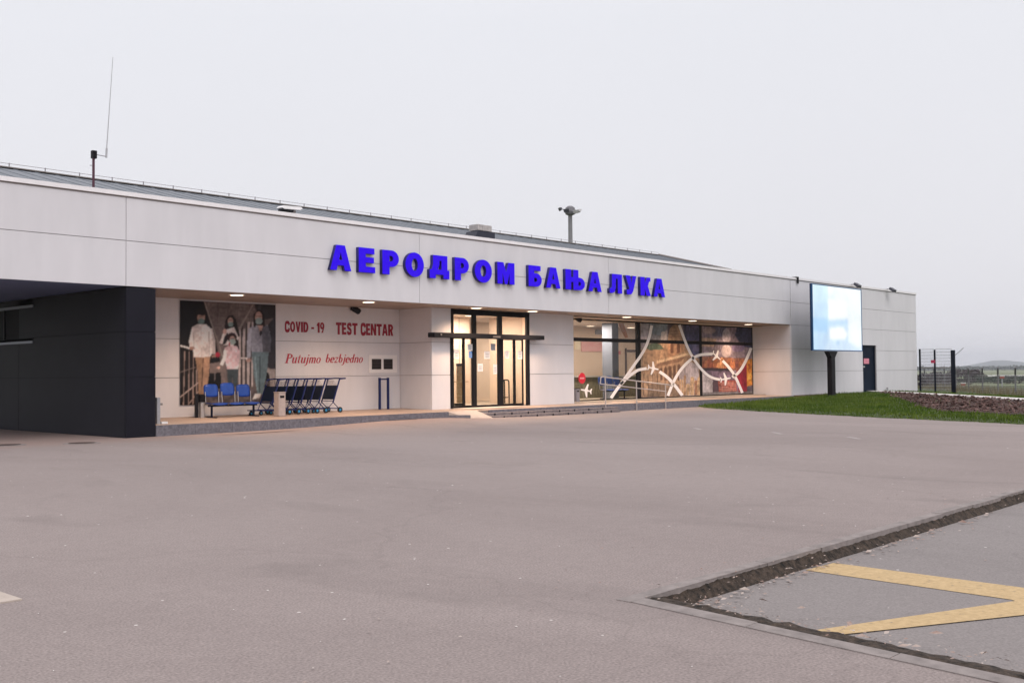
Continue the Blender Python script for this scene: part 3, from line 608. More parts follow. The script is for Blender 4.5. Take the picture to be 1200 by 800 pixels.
# ------------------------------------------------------------------ lettering tools
def arc(cx, cy, rx, ry, a0, a1, n=14): return [(cx+rx*math.cos(R(a0+(a1-a0)*i/n)), cy+ry*math.sin(R(a0+(a1-a0)*i/n))) for i in range(n+1)]
def stroke(pts, wd, nib=None):
    P_ = [Vector(p) for p in pts]; Lf, Rt = [], []
    for i, p in enumerate(P_):
        a = P_[max(i-1, 0)]; b = P_[min(i+1, len(P_)-1)]; d = (b-a).normalized(); n = Vector((-d.y, d.x))
        w_ = wd[i] if isinstance(wd, (list, tuple)) else wd
        if nib: w_ = nib[0]+(nib[1]-nib[0])*abs(d.y)**1.4
        Lf.append(tuple(p+n*w_/2)); Rt.append(tuple(p-n*w_/2))
    return Lf+Rt[::-1]
def contours_mesh(contours, depth, bevel=0.0):
    """2D curve with holes -> mesh in XZ, front at y=0, back at y=depth"""
    cu = bpy.data.curves.new('g', 'CURVE'); cu.dimensions = '2D'; cu.fill_mode = 'BOTH'; cu.extrude = depth/2; cu.bevel_depth = bevel; cu.bevel_resolution = 1
    for c in contours:
        sp = cu.splines.new('POLY'); sp.points.add(len(c)-1); sp.use_cyclic_u = True
        for i, (x, y) in enumerate(c): sp.points[i].co = (x, y, 0, 1)
    ob = bpy.data.objects.new('g', cu); me = bpy.data.meshes.new_from_object(ob)
    bpy.data.objects.remove(ob); bpy.data.curves.remove(cu)
    for v in me.vertices: v.co = Vector((v.co.x, depth/2 - v.co.z, v.co.y))
    return me
SG = {
 'А': [[(0,0),(.30,1),(.70,1),(1,0),(.70,0),(.645,.20),(.355,.20),(.30,0)], [(.415,.41),(.5,.74),(.585,.41)]],
 'Е': [[(0,0),(0,1),(.96,1),(.96,.77),(.42,.77),(.42,.62),(.93,.62),(.93,.40),(.42,.40),(.42,.23),(1,.23),(1,0)]],
 'Р': [[(0,0),(0,1)]+arc(.56,.66,.44,.34,90,-90)+[(.42,.32),(.42,0)], [(.42,.54),(.42,.78)]+arc(.52,.66,.13,.12,90,-90,8)],
 'О': [arc(.5,.5,.5,.52,0,360,32)[:-1], arc(.5,.5,.17,.27,0,360,20)[:-1]],
 'Д': [[(0,0),(0,.37),(.10,.37),(.17,.62),(.17,1),(.90,1),(.90,.37),(1,.37),(1,0),(.70,0),(.70,.17),(.30,.17),(.30,0)], [(.41,.38),(.49,.62),(.49,.78),(.60,.78),(.60,.38)]],
 'М': [[(0,0),(0,1),(.35,1),(.5,.55),(.65,1),(1,1),(1,0),(.71,0),(.71,.55),(.575,0),(.425,0),(.29,.55),(.29,0)]],
 'Б': [[(0,0),(0,1),(.92,1),(.92,.77),(.42,.77),(.42,.63)]+arc(.58,.315,.42,.315,90,-90), [(.42,.21),(.42,.42)]+arc(.52,.315,.13,.105,90,-90,8)],
 'Њ': [[(0,0),(0,1),(.28,1),(.28,.62),(.40,.62),(.40,1),(.66,1),(.66,.62)]+arc(.72,.31,.28,.31,90,-90)+[(.40,0),(.40,.38),(.28,.38),(.28,0)], [(.66,.20),(.66,.42)]+arc(.71,.31,.08,.11,90,-90,8)],
 'Л': [[(0,0),(0,.23),(.10,.24),(.17,.36),(.19,1),(1,1),(1,0),(.65,0),(.65,.77),(.50,.77),(.47,.25),(.38,.06),(.22,0)]],
 'У': [[(0,1),(.40,1),(.56,.60),(.66,1),(1,1),(.70,.20),(.56,.04),(.42,0),(.10,0),(.10,.24),(.26,.24),(.34,.30)]],
 'К': [[(0,0),(0,1),(.41,1),(.41,.64),(.56,.92),(.68,1),(.98,1),(.98,.80),(.86,.80),(.72,.54),(1,0),(.60,0),(.41,.40),(.41,0)]],
}
t = thing('building_sign', (29.8, D-.16, 4.95), 'row of large bright blue block letters across the white fascia', 'sign')
LET = [('А',20.50,21.34),('Е',21.66,22.34),('Р',22.66,23.38),('О',23.68,24.52),('Д',24.80,25.74),('Р',26.02,26.72),('О',27.03,27.92),('М',28.23,29.16),
       ('Б',29.97,30.73),('А',31.0,31.86),('Њ',32.19,33.42),('А',33.66,34.53),('Л',35.10,35.95),('У',36.22,36.99),('К',37.30,38.06),('А',38.30,39.17)]
for ch, xa, xb in LET:
    h = 0.80; z0 = 4.985
    me = contours_mesh([[(x*(xb-xa), y*h) for x, y in c] for c in SG[ch]], 0.13, 0.006)
    me.materials.append(M_blue); me.materials.append(M_blueside)
    for p_ in me.polygons: p_.material_index = 0 if p_.normal.y < -0.5 else 1
    me.name = 'letter'; o = bpy.data.objects.new('letter', me); col.objects.link(o); o.parent = t
    o.location = Vector((xa, D-.145, z0))-t.location
    if abs(me.polygons[0].normal.y) > 2: pass
# wall lettering
s_pts = [(.88,.80),(.74,.93),(.5,.97),(.24,.90),(.13,.74),(.22,.60),(.5,.50),(.78,.40),(.87,.24),(.76,.09),(.5,.03),(.24,.07),(.10,.22)]
def smooth_pts(p, k=3):
    p = [Vector(q) for q in p]
    for _ in range(k):
        q = [p[0]]
        for a, b in zip(p[:-1], p[1:]): q += [a.lerp(b, .25), a.lerp(b, .75)]
        q.append(p[-1]); p = q
    return [tuple(v) for v in p]
CG = {
 'C': (.72, [stroke(smooth_pts([(.93,.68),(.85,.88),(.5,.92),(.17,.86),(.15,.5),(.17,.14),(.5,.08),(.85,.12),(.93,.34)],2), .29)]),
 'O': (.78, [arc(.5,.5,.5,.52,0,360,28)[:-1], arc(.5,.5,.20,.30,0,360,20)[:-1]]),
 'V': (.74, [[(0,1),(.34,1),(.5,.34),(.66,1),(1,1),(.68,0),(.32,0)]]),
 'I': (.30, [[(0,0),(0,1),(1,1),(1,0)]]),
 'D': (.76, [[(0,0),(0,1)]+arc(.45,.5,.55,.5,90,-90), [(.34,.2),(.34,.8)]+arc(.42,.5,.24,.30,90,-90,10)]),
 '-': (.42, [[(0,.34),(0,.52),(1,.52),(1,.34)]]),
 '1': (.42, [[(.35,0),(.35,.72),(0,.62),(0,.80),(.5,1),(1,1),(1,0)]]),
 '9': (.66, [arc(.5,.68,.5,.34,-20,300,24)+[(.62,.30),(.30,.0),(.68,.0),(.98,.52)], arc(.5,.68,.18,.16,0,360,14)[:-1]]),
 'T': (.76, [[(0,.78),(0,1),(1,1),(1,.78),(.68,.78),(.68,0),(.32,0),(.32,.78)]]),
 'E': (.62, [[(0,0),(0,1),(.95,1),(.95,.79),(.42,.79),(.42,.61),(.88,.61),(.88,.41),(.42,.41),(.42,.21),(1,.21),(1,0)]]),
 'S': (.70, [stroke(smooth_pts([(.86,.70),(.80,.88),(.5,.90),(.18,.84),(.16,.64),(.5,.51),(.84,.38),(.84,.16),(.5,.10),(.20,.12),(.14,.30)],2), .26)]),
 'N': (.80, [[(0,0),(0,1),(.34,1),(.68,.42),(.68,1),(1,1),(1,0),(.68,0),(.32,.58),(.32,0)]]),
 'A': (.84, SG['А']),
 'R': (.78, [[(0,0),(0,1)]+arc(.50,.71,.46,.29,90,-60)+[(1,0),(.62,0),(.44,.40),(.38,.40),(.38,0)], [(.38,.58),(.38,.82)]+arc(.48,.70,.14,.12,90,-90,8)]),
}
def block_text(txt, xa, xb, za, zb, y, m, name, label, gap=.10):
    W = sum((CG[c][0] if c != ' ' else .3) for c in txt)+gap*(len(txt)-1); k = (xb-xa)/W
    o0 = thing(name, (xa, y, za), label, 'lettering'); x = 0; 
    for c in txt:
        if c != ' ':
            wd, cs = CG[c]; me = contours_mesh([[(px_*wd*k, py_*(zb-za)) for px_, py_ in q] for q in cs], .012)
            me.materials.append(m); me.name = 'letter'; o = bpy.data.objects.new('letter', me); col.objects.link(o); o.parent = o0; o.location = (x*k, 0, 0); x += wd+gap
        else: x += .3+gap
YT = 29.885
def wx_(px, py): p = at(px, py, 'y', YT); return p[0], p[2]
a = wx_(334, 389.5); b = wx_(380, 377.8); block_text('COVID - 19', a[0], b[0], 3.135, 3.495, YT, M_red, 'wall_lettering', 'dark red condensed lettering COVID - 19 beside the poster')
a = wx_(394, 391.5); b = wx_(460.8, 377); block_text('TEST CENTAR', a[0], b[0], 3.09, 3.52, YT, M_red, 'wall_lettering', 'bold dark red lettering TEST CENTAR, right of the COVID words', .09)
# italic serif line, each stroke its own thin plate
NB = (.045, .17); HL = .04
def ring(cx, cy, rx, ry): return [('ring', arc(cx, cy, rx+.06, ry+.015, 0, 360, 24)[:-1], arc(cx, cy, rx-.075, ry-.035, 0, 360, 20)[:-1])]
IT = {
 'P': (.72, [stroke([(.18,0),(.18,1)], .19), stroke(arc(.2,.74,.42,.235,88,-88,14), 1, (.05,.17)), stroke([(0,.02),(.38,.02)], HL), stroke([(.02,.98),(.35,.98)], HL)]),
 'u': (.56, [stroke([(.10,.62),(.10,.14),(.16,.03),(.26,.03),(.40,.20)], [.15,.15,.10,.05,.04]), stroke([(.43,.64),(.43,.0)], .15), stroke([(.0,.6),(.12,.62)], HL), stroke([(.43,.03),(.56,.06)], HL)]),
 't': (.36, [stroke([(.17,.88),(.15,.14),(.20,.03),(.32,.08)], [.08,.15,.1,.05]), stroke([(.0,.62),(.34,.62)], .05)]),
 'j': (.30, [stroke([(.16,.64),(.16,-.10),(.08,-.24),(-.08,-.26)], [.15,.15,.09,.06]), arc(.17,.86,.08,.07,0,360,10)[:-1]]),
 'm': (.84, [stroke([(.10,.62),(.10,0)], .14), stroke([(.12,.46),(.24,.62),(.38,.56),(.40,.44),(.40,0)], [.04,.06,.12,.14,.14]), stroke([(.42,.46),(.54,.62),(.68,.56),(.70,.44),(.70,0)], [.04,.06,.12,.14,.14]), stroke([(.70,.03),(.82,.06)], HL)]),
 'n': (.58, [stroke([(.10,.62),(.10,0)], .14), stroke([(.12,.46),(.26,.62),(.42,.56),(.44,.44),(.44,0)], [.04,.06,.12,.14,.14]), stroke([(.44,.03),(.56,.06)], HL)]),
 'o': (.52, ring(.25,.31,.20,.31)),
 'b': (.54, [stroke([(.09,1.0),(.09,.10)], .15)]+ring(.26,.30,.18,.29)),
 'd': (.56, [stroke([(.42,1.0),(.42,.02)], .15)]+ring(.24,.30,.18,.29)),
 'e': (.48, [stroke(arc(.24,.31,.19,.30,0,318,20), 1, NB), stroke([(.08,.33),(.42,.33)], .05)]),
 'z': (.48, [stroke([(.04,.58),(.42,.58)], .09), stroke([(.40,.56),(.05,.05)], .06), stroke([(.02,.05),(.42,.05)], .10)]),
}
def italic_text(txt, xa, xb, za, h, y, m, label):
    W = sum(IT[c][0] for c in txt)+.06*(len(txt)-1)+.25; k = (xb-xa)/W
    o0 = thing('wall_lettering', (xa, y, za), label, 'lettering'); x = 0
    for c in txt:
        mb_ = MB(); wd, ss = IT[c]
        for i, s_ in enumerate(ss):
            me = contours_mesh([[((px_+.27*py_)*k, py_*h) for px_, py_ in c_] for c_ in (s_[1:] if s_[0] == 'ring' else [s_])], .006+.0015*i)
            mb_.add([(v.co.x, v.co.y-.0015*i, v.co.z) for v in me.vertices], [tuple(p.vertices) for p in me.polygons]); bpy.data.meshes.remove(me)
        o = mb_.build('letter', m, o0, world=False); o.location = (x*k, 0, 0); x += wd+.06
a = wx_(334, 424); b = wx_(377.5, 424); italic_text('Putujmo', a[0], b[0], wx_(334, 424.3)[1]-.03, .32, YT, M_red2, 'crimson italic serif word Putujmo on the recess wall')
a = wx_(381.3, 424); b = wx_(426.7, 424); italic_text('bezbjedno', a[0], b[0], wx_(381, 424.3)[1]-.015, .31, YT, M_red2, 'crimson italic serif word bezbjedno above the baggage trolleys')

# ------------------------------------------------------------------ printed surfaces
rng = np.random.default_rng(3)
def vnoise(nx, nz, cells):
    a = rng.random((int(nz/cells)+3, int(nx/cells)+3)); yy, xx_ = np.mgrid[0:nz, 0:nx]/cells
    y0_ = yy.astype(int); x0_ = xx_.astype(int); fy = yy-y0_; fx = xx_-x0_; fy = fy*fy*(3-2*fy); fx = fx*fx*(3-2*fx)
    return (a[y0_, x0_]*(1-fx)+a[y0_, x0_+1]*fx)*(1-fy)+(a[y0_+1, x0_]*(1-fx)+a[y0_+1, x0_+1]*fx)*fy
class Print:
    def __init__(s, X0, X1, Z0, Z1, y, step, conv, base):
        s.X0, s.X1, s.Z0, s.Z1, s.y = X0, X1, Z0, Z1, y
        s.nx = int((X1-X0)/step)+1; s.nz = int((Z1-Z0)/step)+1; s.conv = conv
        s.X, s.Z = np.meshgrid(np.linspace(X0, X1, s.nx), np.linspace(Z0, Z1, s.nz)); s.c = np.zeros((s.nz, s.nx, 3))+np.array(base, float)
    def pt(s, p): px, py = s.conv(*p); q = at(px, py, 'y', s.y); return q[0], q[2]
    def mask(s, P_):
        m = np.zeros(s.X.shape, bool); n = len(P_)
        for i in range(n):
            (xa, za), (xb, zb) = P_[i], P_[(i+1) % n]
            if za == zb: continue
            c = ((za > s.Z) != (zb > s.Z)) & (s.X < (xb-xa)*(s.Z-za)/(zb-za)+xa); m ^= c
        return m
    def poly(s, pts, colr, alpha=1.0, tex=0.0):
        m = s.mask([s.pt(p) for p in pts]); cc = np.array(colr, float)
        if tex: cc = cc*(1+tex*(vnoise(s.nx, s.nz, 4)[m][:, None]-.5)*2)
        s.c[m] = s.c[m]*(1-alpha)+cc*alpha
    def ell(s, cx, cy, rx, ry, colr, alpha=1.0): s.poly([(cx+rx*math.cos(a_), cy+ry*math.sin(a_)) for a_ in np.linspace(0, 2*math.pi, 22)[:-1]], colr, alpha)
    def line(s, pts, wd, colr, alpha=1.0): s.poly(stroke(pts, wd), colr, alpha)
    def grade(s, pts, ca, cb, horiz=False):
        P_ = [s.pt(p) for p in pts]; m = s.mask(P_); k = 0 if horiz else 1
        v = s.X if horiz else s.Z; lo, hi = min(p[k] for p in P_), max(p[k] for p in P_)
        f = ((v-lo)/(hi-lo))[m][:, None]; s.c[m] = np.array(ca, float)*(1-f)+np.array(cb, float)*f
    def build(s, name, m, parent, gain, nz=.12, clip=.85, cut=None, blur=1):
        c = s.c*(1+nz*(vnoise(s.nx, s.nz, 3)-.5)[..., None]+nz*(vnoise(s.nx, s.nz, 14)-.5)[..., None]*1.2)
        L_ = np.clip(lin(np.clip(c, 0, 255))*gain, 0.004, clip)
        # soften like a printed photograph
        for _ in range(blur):
            K = L_.copy(); K[1:-1, 1:-1] = (L_[1:-1, 1:-1]*4+L_[:-2, 1:-1]+L_[2:, 1:-1]+L_[1:-1, :-2]+L_[1:-1, 2:])/8; L_ = K
        mb_ = MB(); off = wpos(parent)
        mb_.v = list(zip((s.X-off.x).ravel().tolist(), [s.y-off.y]*s.X.size, (s.Z-off.z).ravel().tolist()))
        for j in range(s.nz-1):
            for i in range(s.nx-1):
                if cut and cut(s.X[j, i], s.Z[j, i]): continue
                a_ = j*s.nx+i; mb_.f.append((a_, a_+1, a_+s.nx+1, a_+s.nx))
        me = bpy.data.meshes.new(name); me.from_pydata(mb_.v, [], mb_.f); me.materials.append(m)
        at_ = me.color_attributes.new('print', 'FLOAT_COLOR', 'POINT')
        at_.data.foreach_set('color', np.concatenate([L_, np.ones(L_.shape[:2]+(1,))], 2).astype(np.float32).ravel())
        o = bpy.data.objects.new(name, me); col.objects.link(o); o.parent = parent; return o

M_print = paint_mat('printed_vinyl', .55)
# family poster
t = thing('wall_poster', (18.95, 29.87, .76), 'large wall poster of a family in face masks coming down a staircase', 'poster')
PY = 29.868; PX0, PX1 = at(211, 420, 'y', PY)[0], at(323, 420, 'y', PY)[0]
g = Print(PX0, PX1, .74, 4.03, PY, .021, lambda u, v: (205+u/5.93, 345+v/5.93), (98, 82, 80))
g.poly([(225,45),(560,45),(560,200),(470,230),(330,420),(290,400)], (104,86,84), tex=.1)
for u in (300, 370, 440, 520): g.line([(u, 45), (u-5, 200)], 4, (78,64,64))
for v in (90, 150, 215): g.line([(230, v), (560, v+4)], 3, (84,70,70))
g.poly([(20,30),(200,30),(262,220),(300,400),(335,545),(240,700),(150,790),(20,790)], (20,18,26))
g.line([(203,40),(240,160),(300,330),(330,430)], 9, (128,112,106))
g.poly([(555,45),(710,45),(710,160),(600,180),(555,90)], (48,42,48)); g.line([(590,45),(585,150)], 18, (66,62,68))
for u, w_ in ((452,14),(480,16),(512,18),(540,10)): g.line([(u,190 if u > 500 else 240),(u-4,640)], w_, (156,138,134))
for u in (466, 497, 527): g.line([(u,200),(u-3,640)], 12, (62,50,54))
g.poly([(560,45),(460,235),(440,240),(545,60)], (128,110,106))
g.poly([(640,215),(710,140),(710,540),(640,500)], (46,44,58)); g.poly([(610,510),(710,520),(710,690),(600,700)], (140,124,120))
g.poly([(20,700),(150,700),(330,650),(460,640),(710,690),(710,790),(20,790)], (92,78,80), tex=.2); g.poly([(20,600),(150,600),(150,790),(20,790)], (20,18,24))
g.poly([(300,470),(345,460),(365,620),(325,640),(240,560),(240,480)], (118,98,94)); g.poly([(240,545),(318,542),(325,655),(232,655)], (18,14,20)); g.line([(278,545),(276,600)], 6, (110,95,95))
g.line([(20,352),(70,364),(115,378)], 11, (205,190,182))
for u in (68, 100, 128, 152): g.line([(u,392),(u-6+(u-100)*.1,785)], 6, (142,112,102))
g.line([(20,545),(140,505)], 5, (120,98,92)); g.line([(20,725),(175,602)], 7, (160,132,122)); g.line([(85,775),(190,640)], 6, (140,112,102))
# man
g.poly([(140,430),(198,433),(192,545),(200,690),(166,700),(158,540)], (150,106,74)); g.poly([(186,430),(244,430),(236,560),(216,690),(192,690),(190,520)], (168,118,84)); g.line([(196,440),(188,640)], 7, (92,60,44))
g.line([(245,240),(268,330),(266,415)], 30, (160,146,144)); g.poly([(118,228),(160,206),(215,206),(252,238),(264,330),(262,405),(244,432),(132,437),(126,382),(100,366),(98,320)], (184,170,167), tex=.06)
g.line([(128,260),(134,380)], 6, (150,136,136)); g.line([(236,260),(240,420)], 6, (150,136,136)); g.line([(180,215),(186,430)], 3, (160,147,146))
g.ell(116,372,17,12,(158,110,94)); g.line([(255,430),(285,428)], 18, (150,108,92)); g.ell(297,418,16,17,(206,22,52))
g.ell(182,160,27,40,(158,116,100)); g.ell(172,120,27,24,(30,22,24)); g.ell(193,128,22,20,(36,26,27)); g.line([(158,118),(156,150)], 9, (34,25,26)); g.line([(166,154),(200,154)], 5, (72,46,42)); g.ell(183,186,23,21,(84,118,116)); g.line([(165,200),(202,200)], 4, (70,112,110))
g.poly([(162,695),(205,695),(208,716),(150,722)], (36,28,30))
# woman at the back
g.poly([(350,180),(372,145),(402,143),(425,175),(440,240),(452,290),(415,300),(400,240),(360,262),(336,270),(345,230)], (26,18,22)); g.poly([(332,280),(360,242),(412,226),(442,300),(430,360),(340,350),(308,335)], (178,162,160)); g.poly([(345,290),(366,262),(376,300),(350,345),(330,345)], (34,26,34))
g.ell(386,186,18,27,(160,118,106)); g.line([(372,178),(400,178)], 4, (70,44,42)); g.ell(388,206,18,17,(94,124,122)); g.ell(346,258,13,20,(176,130,116)); g.line([(325,330),(340,270)], 16, (182,165,160))
# girl
g.ell(396,298,34,34,(58,24,28)); g.poly([(412,290),(440,320),(448,385),(420,388),(405,340)], (36,20,24)); g.poly([(345,372),(378,350),(432,360),(447,395),(440,522),(364,522),(344,440)], (190,148,154), tex=.06)
g.line([(352,385),(345,440),(322,490)], 24, (196,182,182)); g.ell(302,508,13,9,(190,140,124)); g.line([(440,385),(440,450),(432,480)], 18, (176,140,148)); g.poly([(362,520),(442,518),(432,640),(405,640),(400,560),(392,640),(370,630)], (56,70,78))
g.ell(399,312,20,22,(166,122,110)); g.line([(384,304),(414,304)], 4, (62,40,40)); g.ell(400,328,22,21,(122,142,136)); g.ell(380,345,6,18,(180,60,70))
# woman on the right
g.poly([(546,215),(548,140),(575,104),(605,112),(622,150),(622,240),(600,250),(565,250)], (28,20,26)); g.poly([(518,232),(552,214),(645,214),(660,260),(655,402),(535,402),(515,300)], (122,122,138), tex=.08); g.poly([(602,218),(648,216),(668,300),(664,400),(610,402)], (84,84,100), tex=.1)
g.line([(522,236),(514,330),(512,440)], 26, (138,138,152)); g.poly([(572,214),(612,214),(596,282)], (160,118,106)); g.line([(578,225),(596,285),(614,225)], 3, (60,58,74)); g.ell(596,268,9,20,(40,38,50)); g.ell(511,456,17,15,(166,118,104)); g.line([(460,440),(505,445)], 10, (196,184,180))
g.ell(582,160,25,42,(160,118,106)); g.line([(562,152),(604,152)], 5, (66,42,42)); g.ell(583,184,25,23,(104,130,130)); g.line([(550,135),(556,225)], 12, (26,18,24)); g.line([(612,130),(620,225)], 12, (28,20,26))
g.ell(640,610,22,72,(20,15,22)); g.poly([(533,400),(650,400),(642,520),(612,692),(574,692),(548,560)], (84,112,122)); g.line([(592,430),(588,680)], 7, (52,72,80)); g.line([(556,430),(572,660)], 7, (108,136,144)); g.poly([(556,690),(598,690),(590,716),(540,728)], (178,164,160))
lm = g.c.mean(2, keepdims=True); g.c = g.c*.62+lm*.38; g.c = g.c*np.clip(.86+(lm-60)/420, .82, 1.12); pst = g.build('print', M_print, t, 1.5, nz=.20, blur=2)
MB().box(PX0-.004, PX1+.004, PY+.002, PY+.012, .736, 4.034).build('backing', M_joint, t)

# window mural
t = thing('window_mural', (44, WY-.02, PL+.1), 'coloured city photo mural with white flight trails covering the hall windows', 'mural')
MYp = WY-.012; cv = lambda u, v: (745+u/8, 370+v/8)
xa2, xb2, xa3, xb3 = mx_[1]+.135, mx_[2]-.135, mx_[2]+.135, XR-.165
def town(g, x0, x1, y0, y1, cols, seed):
    rr = random.Random(seed); x = x0
    while x < x1:
        w_ = rr.uniform(14, 38); h_ = rr.uniform(.45, 1)*(y1-y0); c = rr.choice(cols); g.poly([(x, y1), (x, y1-h_), (x+w_/2, y1-h_-rr.uniform(4, 22)), (x+w_, y1-h_), (x+w_, y1)], c, tex=.15)
        for k in range(int(h_/16)):
            for q in (0.25, 0.62): g.poly([(x+w_*q, y1-h_+6+k*16), (x+w_*(q+.14), y1-h_+6+k*16), (x+w_*(q+.14), y1-h_+14+k*16), (x+w_*q, y1-h_+14+k*16)], [cc*.5 for cc in c], .7)
        x += w_*rr.uniform(.8, 1.2)
def mural(xa, xb, za, zb, name):
    g = Print(xa, xb, za, zb, MYp, .03, cv, (92, 84, 92))
    n1 = vnoise(g.nx, g.nz, 22)[..., None]; n2 = vnoise(g.nx, g.nz, 9)[..., None]
    g.c = g.c*(.62+.8*n1)+np.array([26, 22, 30])*(n2-.4)
    # pane 2
    g.poly([(30,70),(300,70),(300,240),(230,260),(30,260)], (128,128,134), .85, .15); g.poly([(130,70),(300,70),(270,190),(160,170)], (96,112,124), .7); g.poly([(240,150),(300,140),(290,230),(235,235)], (186,176,172), .8); g.poly([(30,200),(110,190),(95,300),(30,330)], (150,142,146), .8)
    g.poly([(440,70),(620,70),(620,400),(560,380),(480,300)], (60,60,92), .9, .25); g.poly([(520,240),(610,230),(610,330),(540,330)], (96,88,118), .7)
    g.poly([(30,330),(100,300),(130,260),(300,250),(300,200),(320,120),(370,70),(430,110),(470,300),(520,360),(620,420),(620,760),(30,760)], (146,118,94), 1, .14)
    g.poly([(95,300),(130,265),(190,250),(240,275),(265,310),(220,318),(130,322)], (66,84,70), .9, .2)
    g.poly([(300,250),(440,230),(455,330),(300,400)], (160,122,94), 1, .12)
    for u in (325, 385): g.poly([(u,270),(u+14,255),(u+30,268),(u+30,345),(u,352)], (98,66,52), .9)
    for v in (140, 165, 190): g.line([(310, v+8), (430, v)], 6, (120,84,66))
    g.poly([(200,420),(520,340),(520,362),(200,446)], (186,160,130), .9); g.poly([(200,446),(470,378),(420,430),(200,478)], (116,88,70), .9)
    for k in range(5): u = 225+k*42; g.poly([(u,500-k*9),(u+12,482-k*9),(u+26,498-k*9),(u+26,600),(u,610)], (84,58,46), .85)
    for k in range(9): g.line([(50+k*22, 540),(52+k*22, 745)], 6, (70,54,44) if k % 2 else (150,128,104), .8)
    g.poly([(30,330),(70,330),(66,480),(30,490)], (118,100,86), .9)
    g.poly([(400,520),(520,430),(590,470),(590,760),(430,760)], (160,148,150), 1, .08); town(g, 396, 590, 560, 745, [(170,132,96),(150,108,82),(186,152,116),(140,98,84)], 4)
    g.poly([(120,640),(400,640),(430,760),(110,760)], (92,78,66), .6, .3)
    # pane 3
    g.poly([(615,70),(1100,70),(1100,470),(615,470)], (116,104,116), .9, .2); g.poly([(960,70),(1100,70),(1100,300),(1000,290),(930,180)], (44,50,80), .9, .2); g.poly([(700,80),(860,80),(820,200),(720,190)], (70,74,100), .8, .2)
    g.poly([(620,205),(760,215),(730,290),(620,285)], (170,140,118), .9, .1); g.ell(850,190,40,70,(176,168,178),.75); g.ell(850,330,46,60,(182,166,164),.7); g.ell(960,300,60,40,(104,90,124),.8); g.ell(690,140,60,30,(150,132,130),.7)
    g.poly([(620,380),(1090,400),(1090,520),(620,500)], (122,82,66), 1, .2); town(g, 620, 1040, 400, 490, [(158,98,66),(132,74,58),(176,124,84),(110,66,60)], 9)
    g.poly([(620,486),(900,490),(900,520),(620,514)], (40,34,44), .9)
    g.poly([(620,514),(960,520),(960,760),(620,760)], (98,82,100), 1, .22); g.poly([(618,520),(722,600),(722,760),(618,760)], (164,156,158), .95, .06); g.poly([(720,620),(790,600),(780,740),(720,740)], (66,50,58), .9)
    g.poly([(770,610),(940,600),(950,712),(780,716)], (140,66,56), .95, .2); 
    for k in range(5): g.line([(780, 630+k*18), (940, 622+k*18)], 5, (176,150,136), .8)
    g.poly([(940,520),(1040,440),(1045,720),(965,720)], (132,24,44), 1, .12); g.poly([(1038,420),(1092,400),(1092,650),(1042,660)], (196,122,40), 1, .14); g.poly([(1056,450),(1076,446),(1076,500),(1056,505)], (150,70,30), .8); g.poly([(1050,540),(1084,532),(1084,590),(1050,600)], (216,160,70), .8)
    g.poly([(618,716),(1095,706),(1095,760),(618,760)], (112,108,108), .9)
    g.c = g.c*.92+g.c.mean(2, keepdims=True)*.08; return g.build(name, M_print, t, 1.3, nz=.26, blur=1)
mural(xa2, xb2, PL+.125, 3.025, 'print'); mural(xa2, xb2, 3.195, 3.965, 'print'); mural(xa3, xb3, PL+.125, 3.025, 'print'); mural(xa3, xb3, 3.195, 3.965, 'print')
M_trail = mat('white_vinyl', (.86, .84, .86), .5)
c3 = lambda u, v: ((665+u/7.28-745)*8, (370+v/7.28-370)*8)
def trail(pts, wd):
    pts = smooth_pts(pts, 3); Q = [cv(*p) for p in stroke(pts, wd)]; n = len(Q)//2
    mb_ = MB(); P_ = [at(px, py, 'y', WY-.022) for px, py in Q]
    L_, R_ = P_[:n], P_[n:][::-1]
    for i in range(n-1): mb_.quad(L_[i], R_[i], R_[i+1], L_[i+1])
    o = mb_.build('trail_decal', M_trail, t); md = o.modifiers.new('t', 'SOLIDIFY'); md.thickness = .003; return o
trail([c3(372,700), c3(440,598), c3(520,515), c3(600,462), (30,505), (102,492)], 27)
trail([(222,522),(290,568),(352,632),(436,745)], 28)
trail([c3(452,585), c3(520,490), c3(590,388), (30,400), (92,300), (128,200), (150,90)], 26)
trail([(302,748),(350,622),(420,500),(520,402),(600,362),(715,356)], 26)
trail([(815,420),(888,498),(940,580),(1000,722)], 25)
trail([(408,86),(450,205),(500,330),(560,432),(640,530),(710,580),(790,598)], 24)
trail([(905,575),(970,530),(1030,430),(1082,300)], 26)
def plane(u, v, ang, s):
    out = [(-1,0),(-.9,.1),(-.25,.13),(.15,1.0),(.38,1.0),(.28,.13),(.75,.1),(.95,.42),(1.12,.42),(1.02,0)]
    out = out + [(x_, -y_) for x_, y_ in out[::-1]][1:-1]
    ca, sa_ = math.cos(R(ang)), math.sin(R(ang)); mb_ = MB(); P_ = []
    for x_, y_ in out:
        q = at(*cv(u+(x_*ca-y_*sa_)*s*.8, v+(x_*sa_+y_*ca)*s), 'y', WY-.03); P_.append((q[0], q[2]))
    mb_.prism(P_, 'y', WY-.032, WY-.028); mb_.build('aircraft_decal', M_trail, t)
plane(*c3(158, 636), 8, 62); plane(166, 492, 190, 62); plane(758, 378, 215, 56); plane(845, 590, 172, 60)

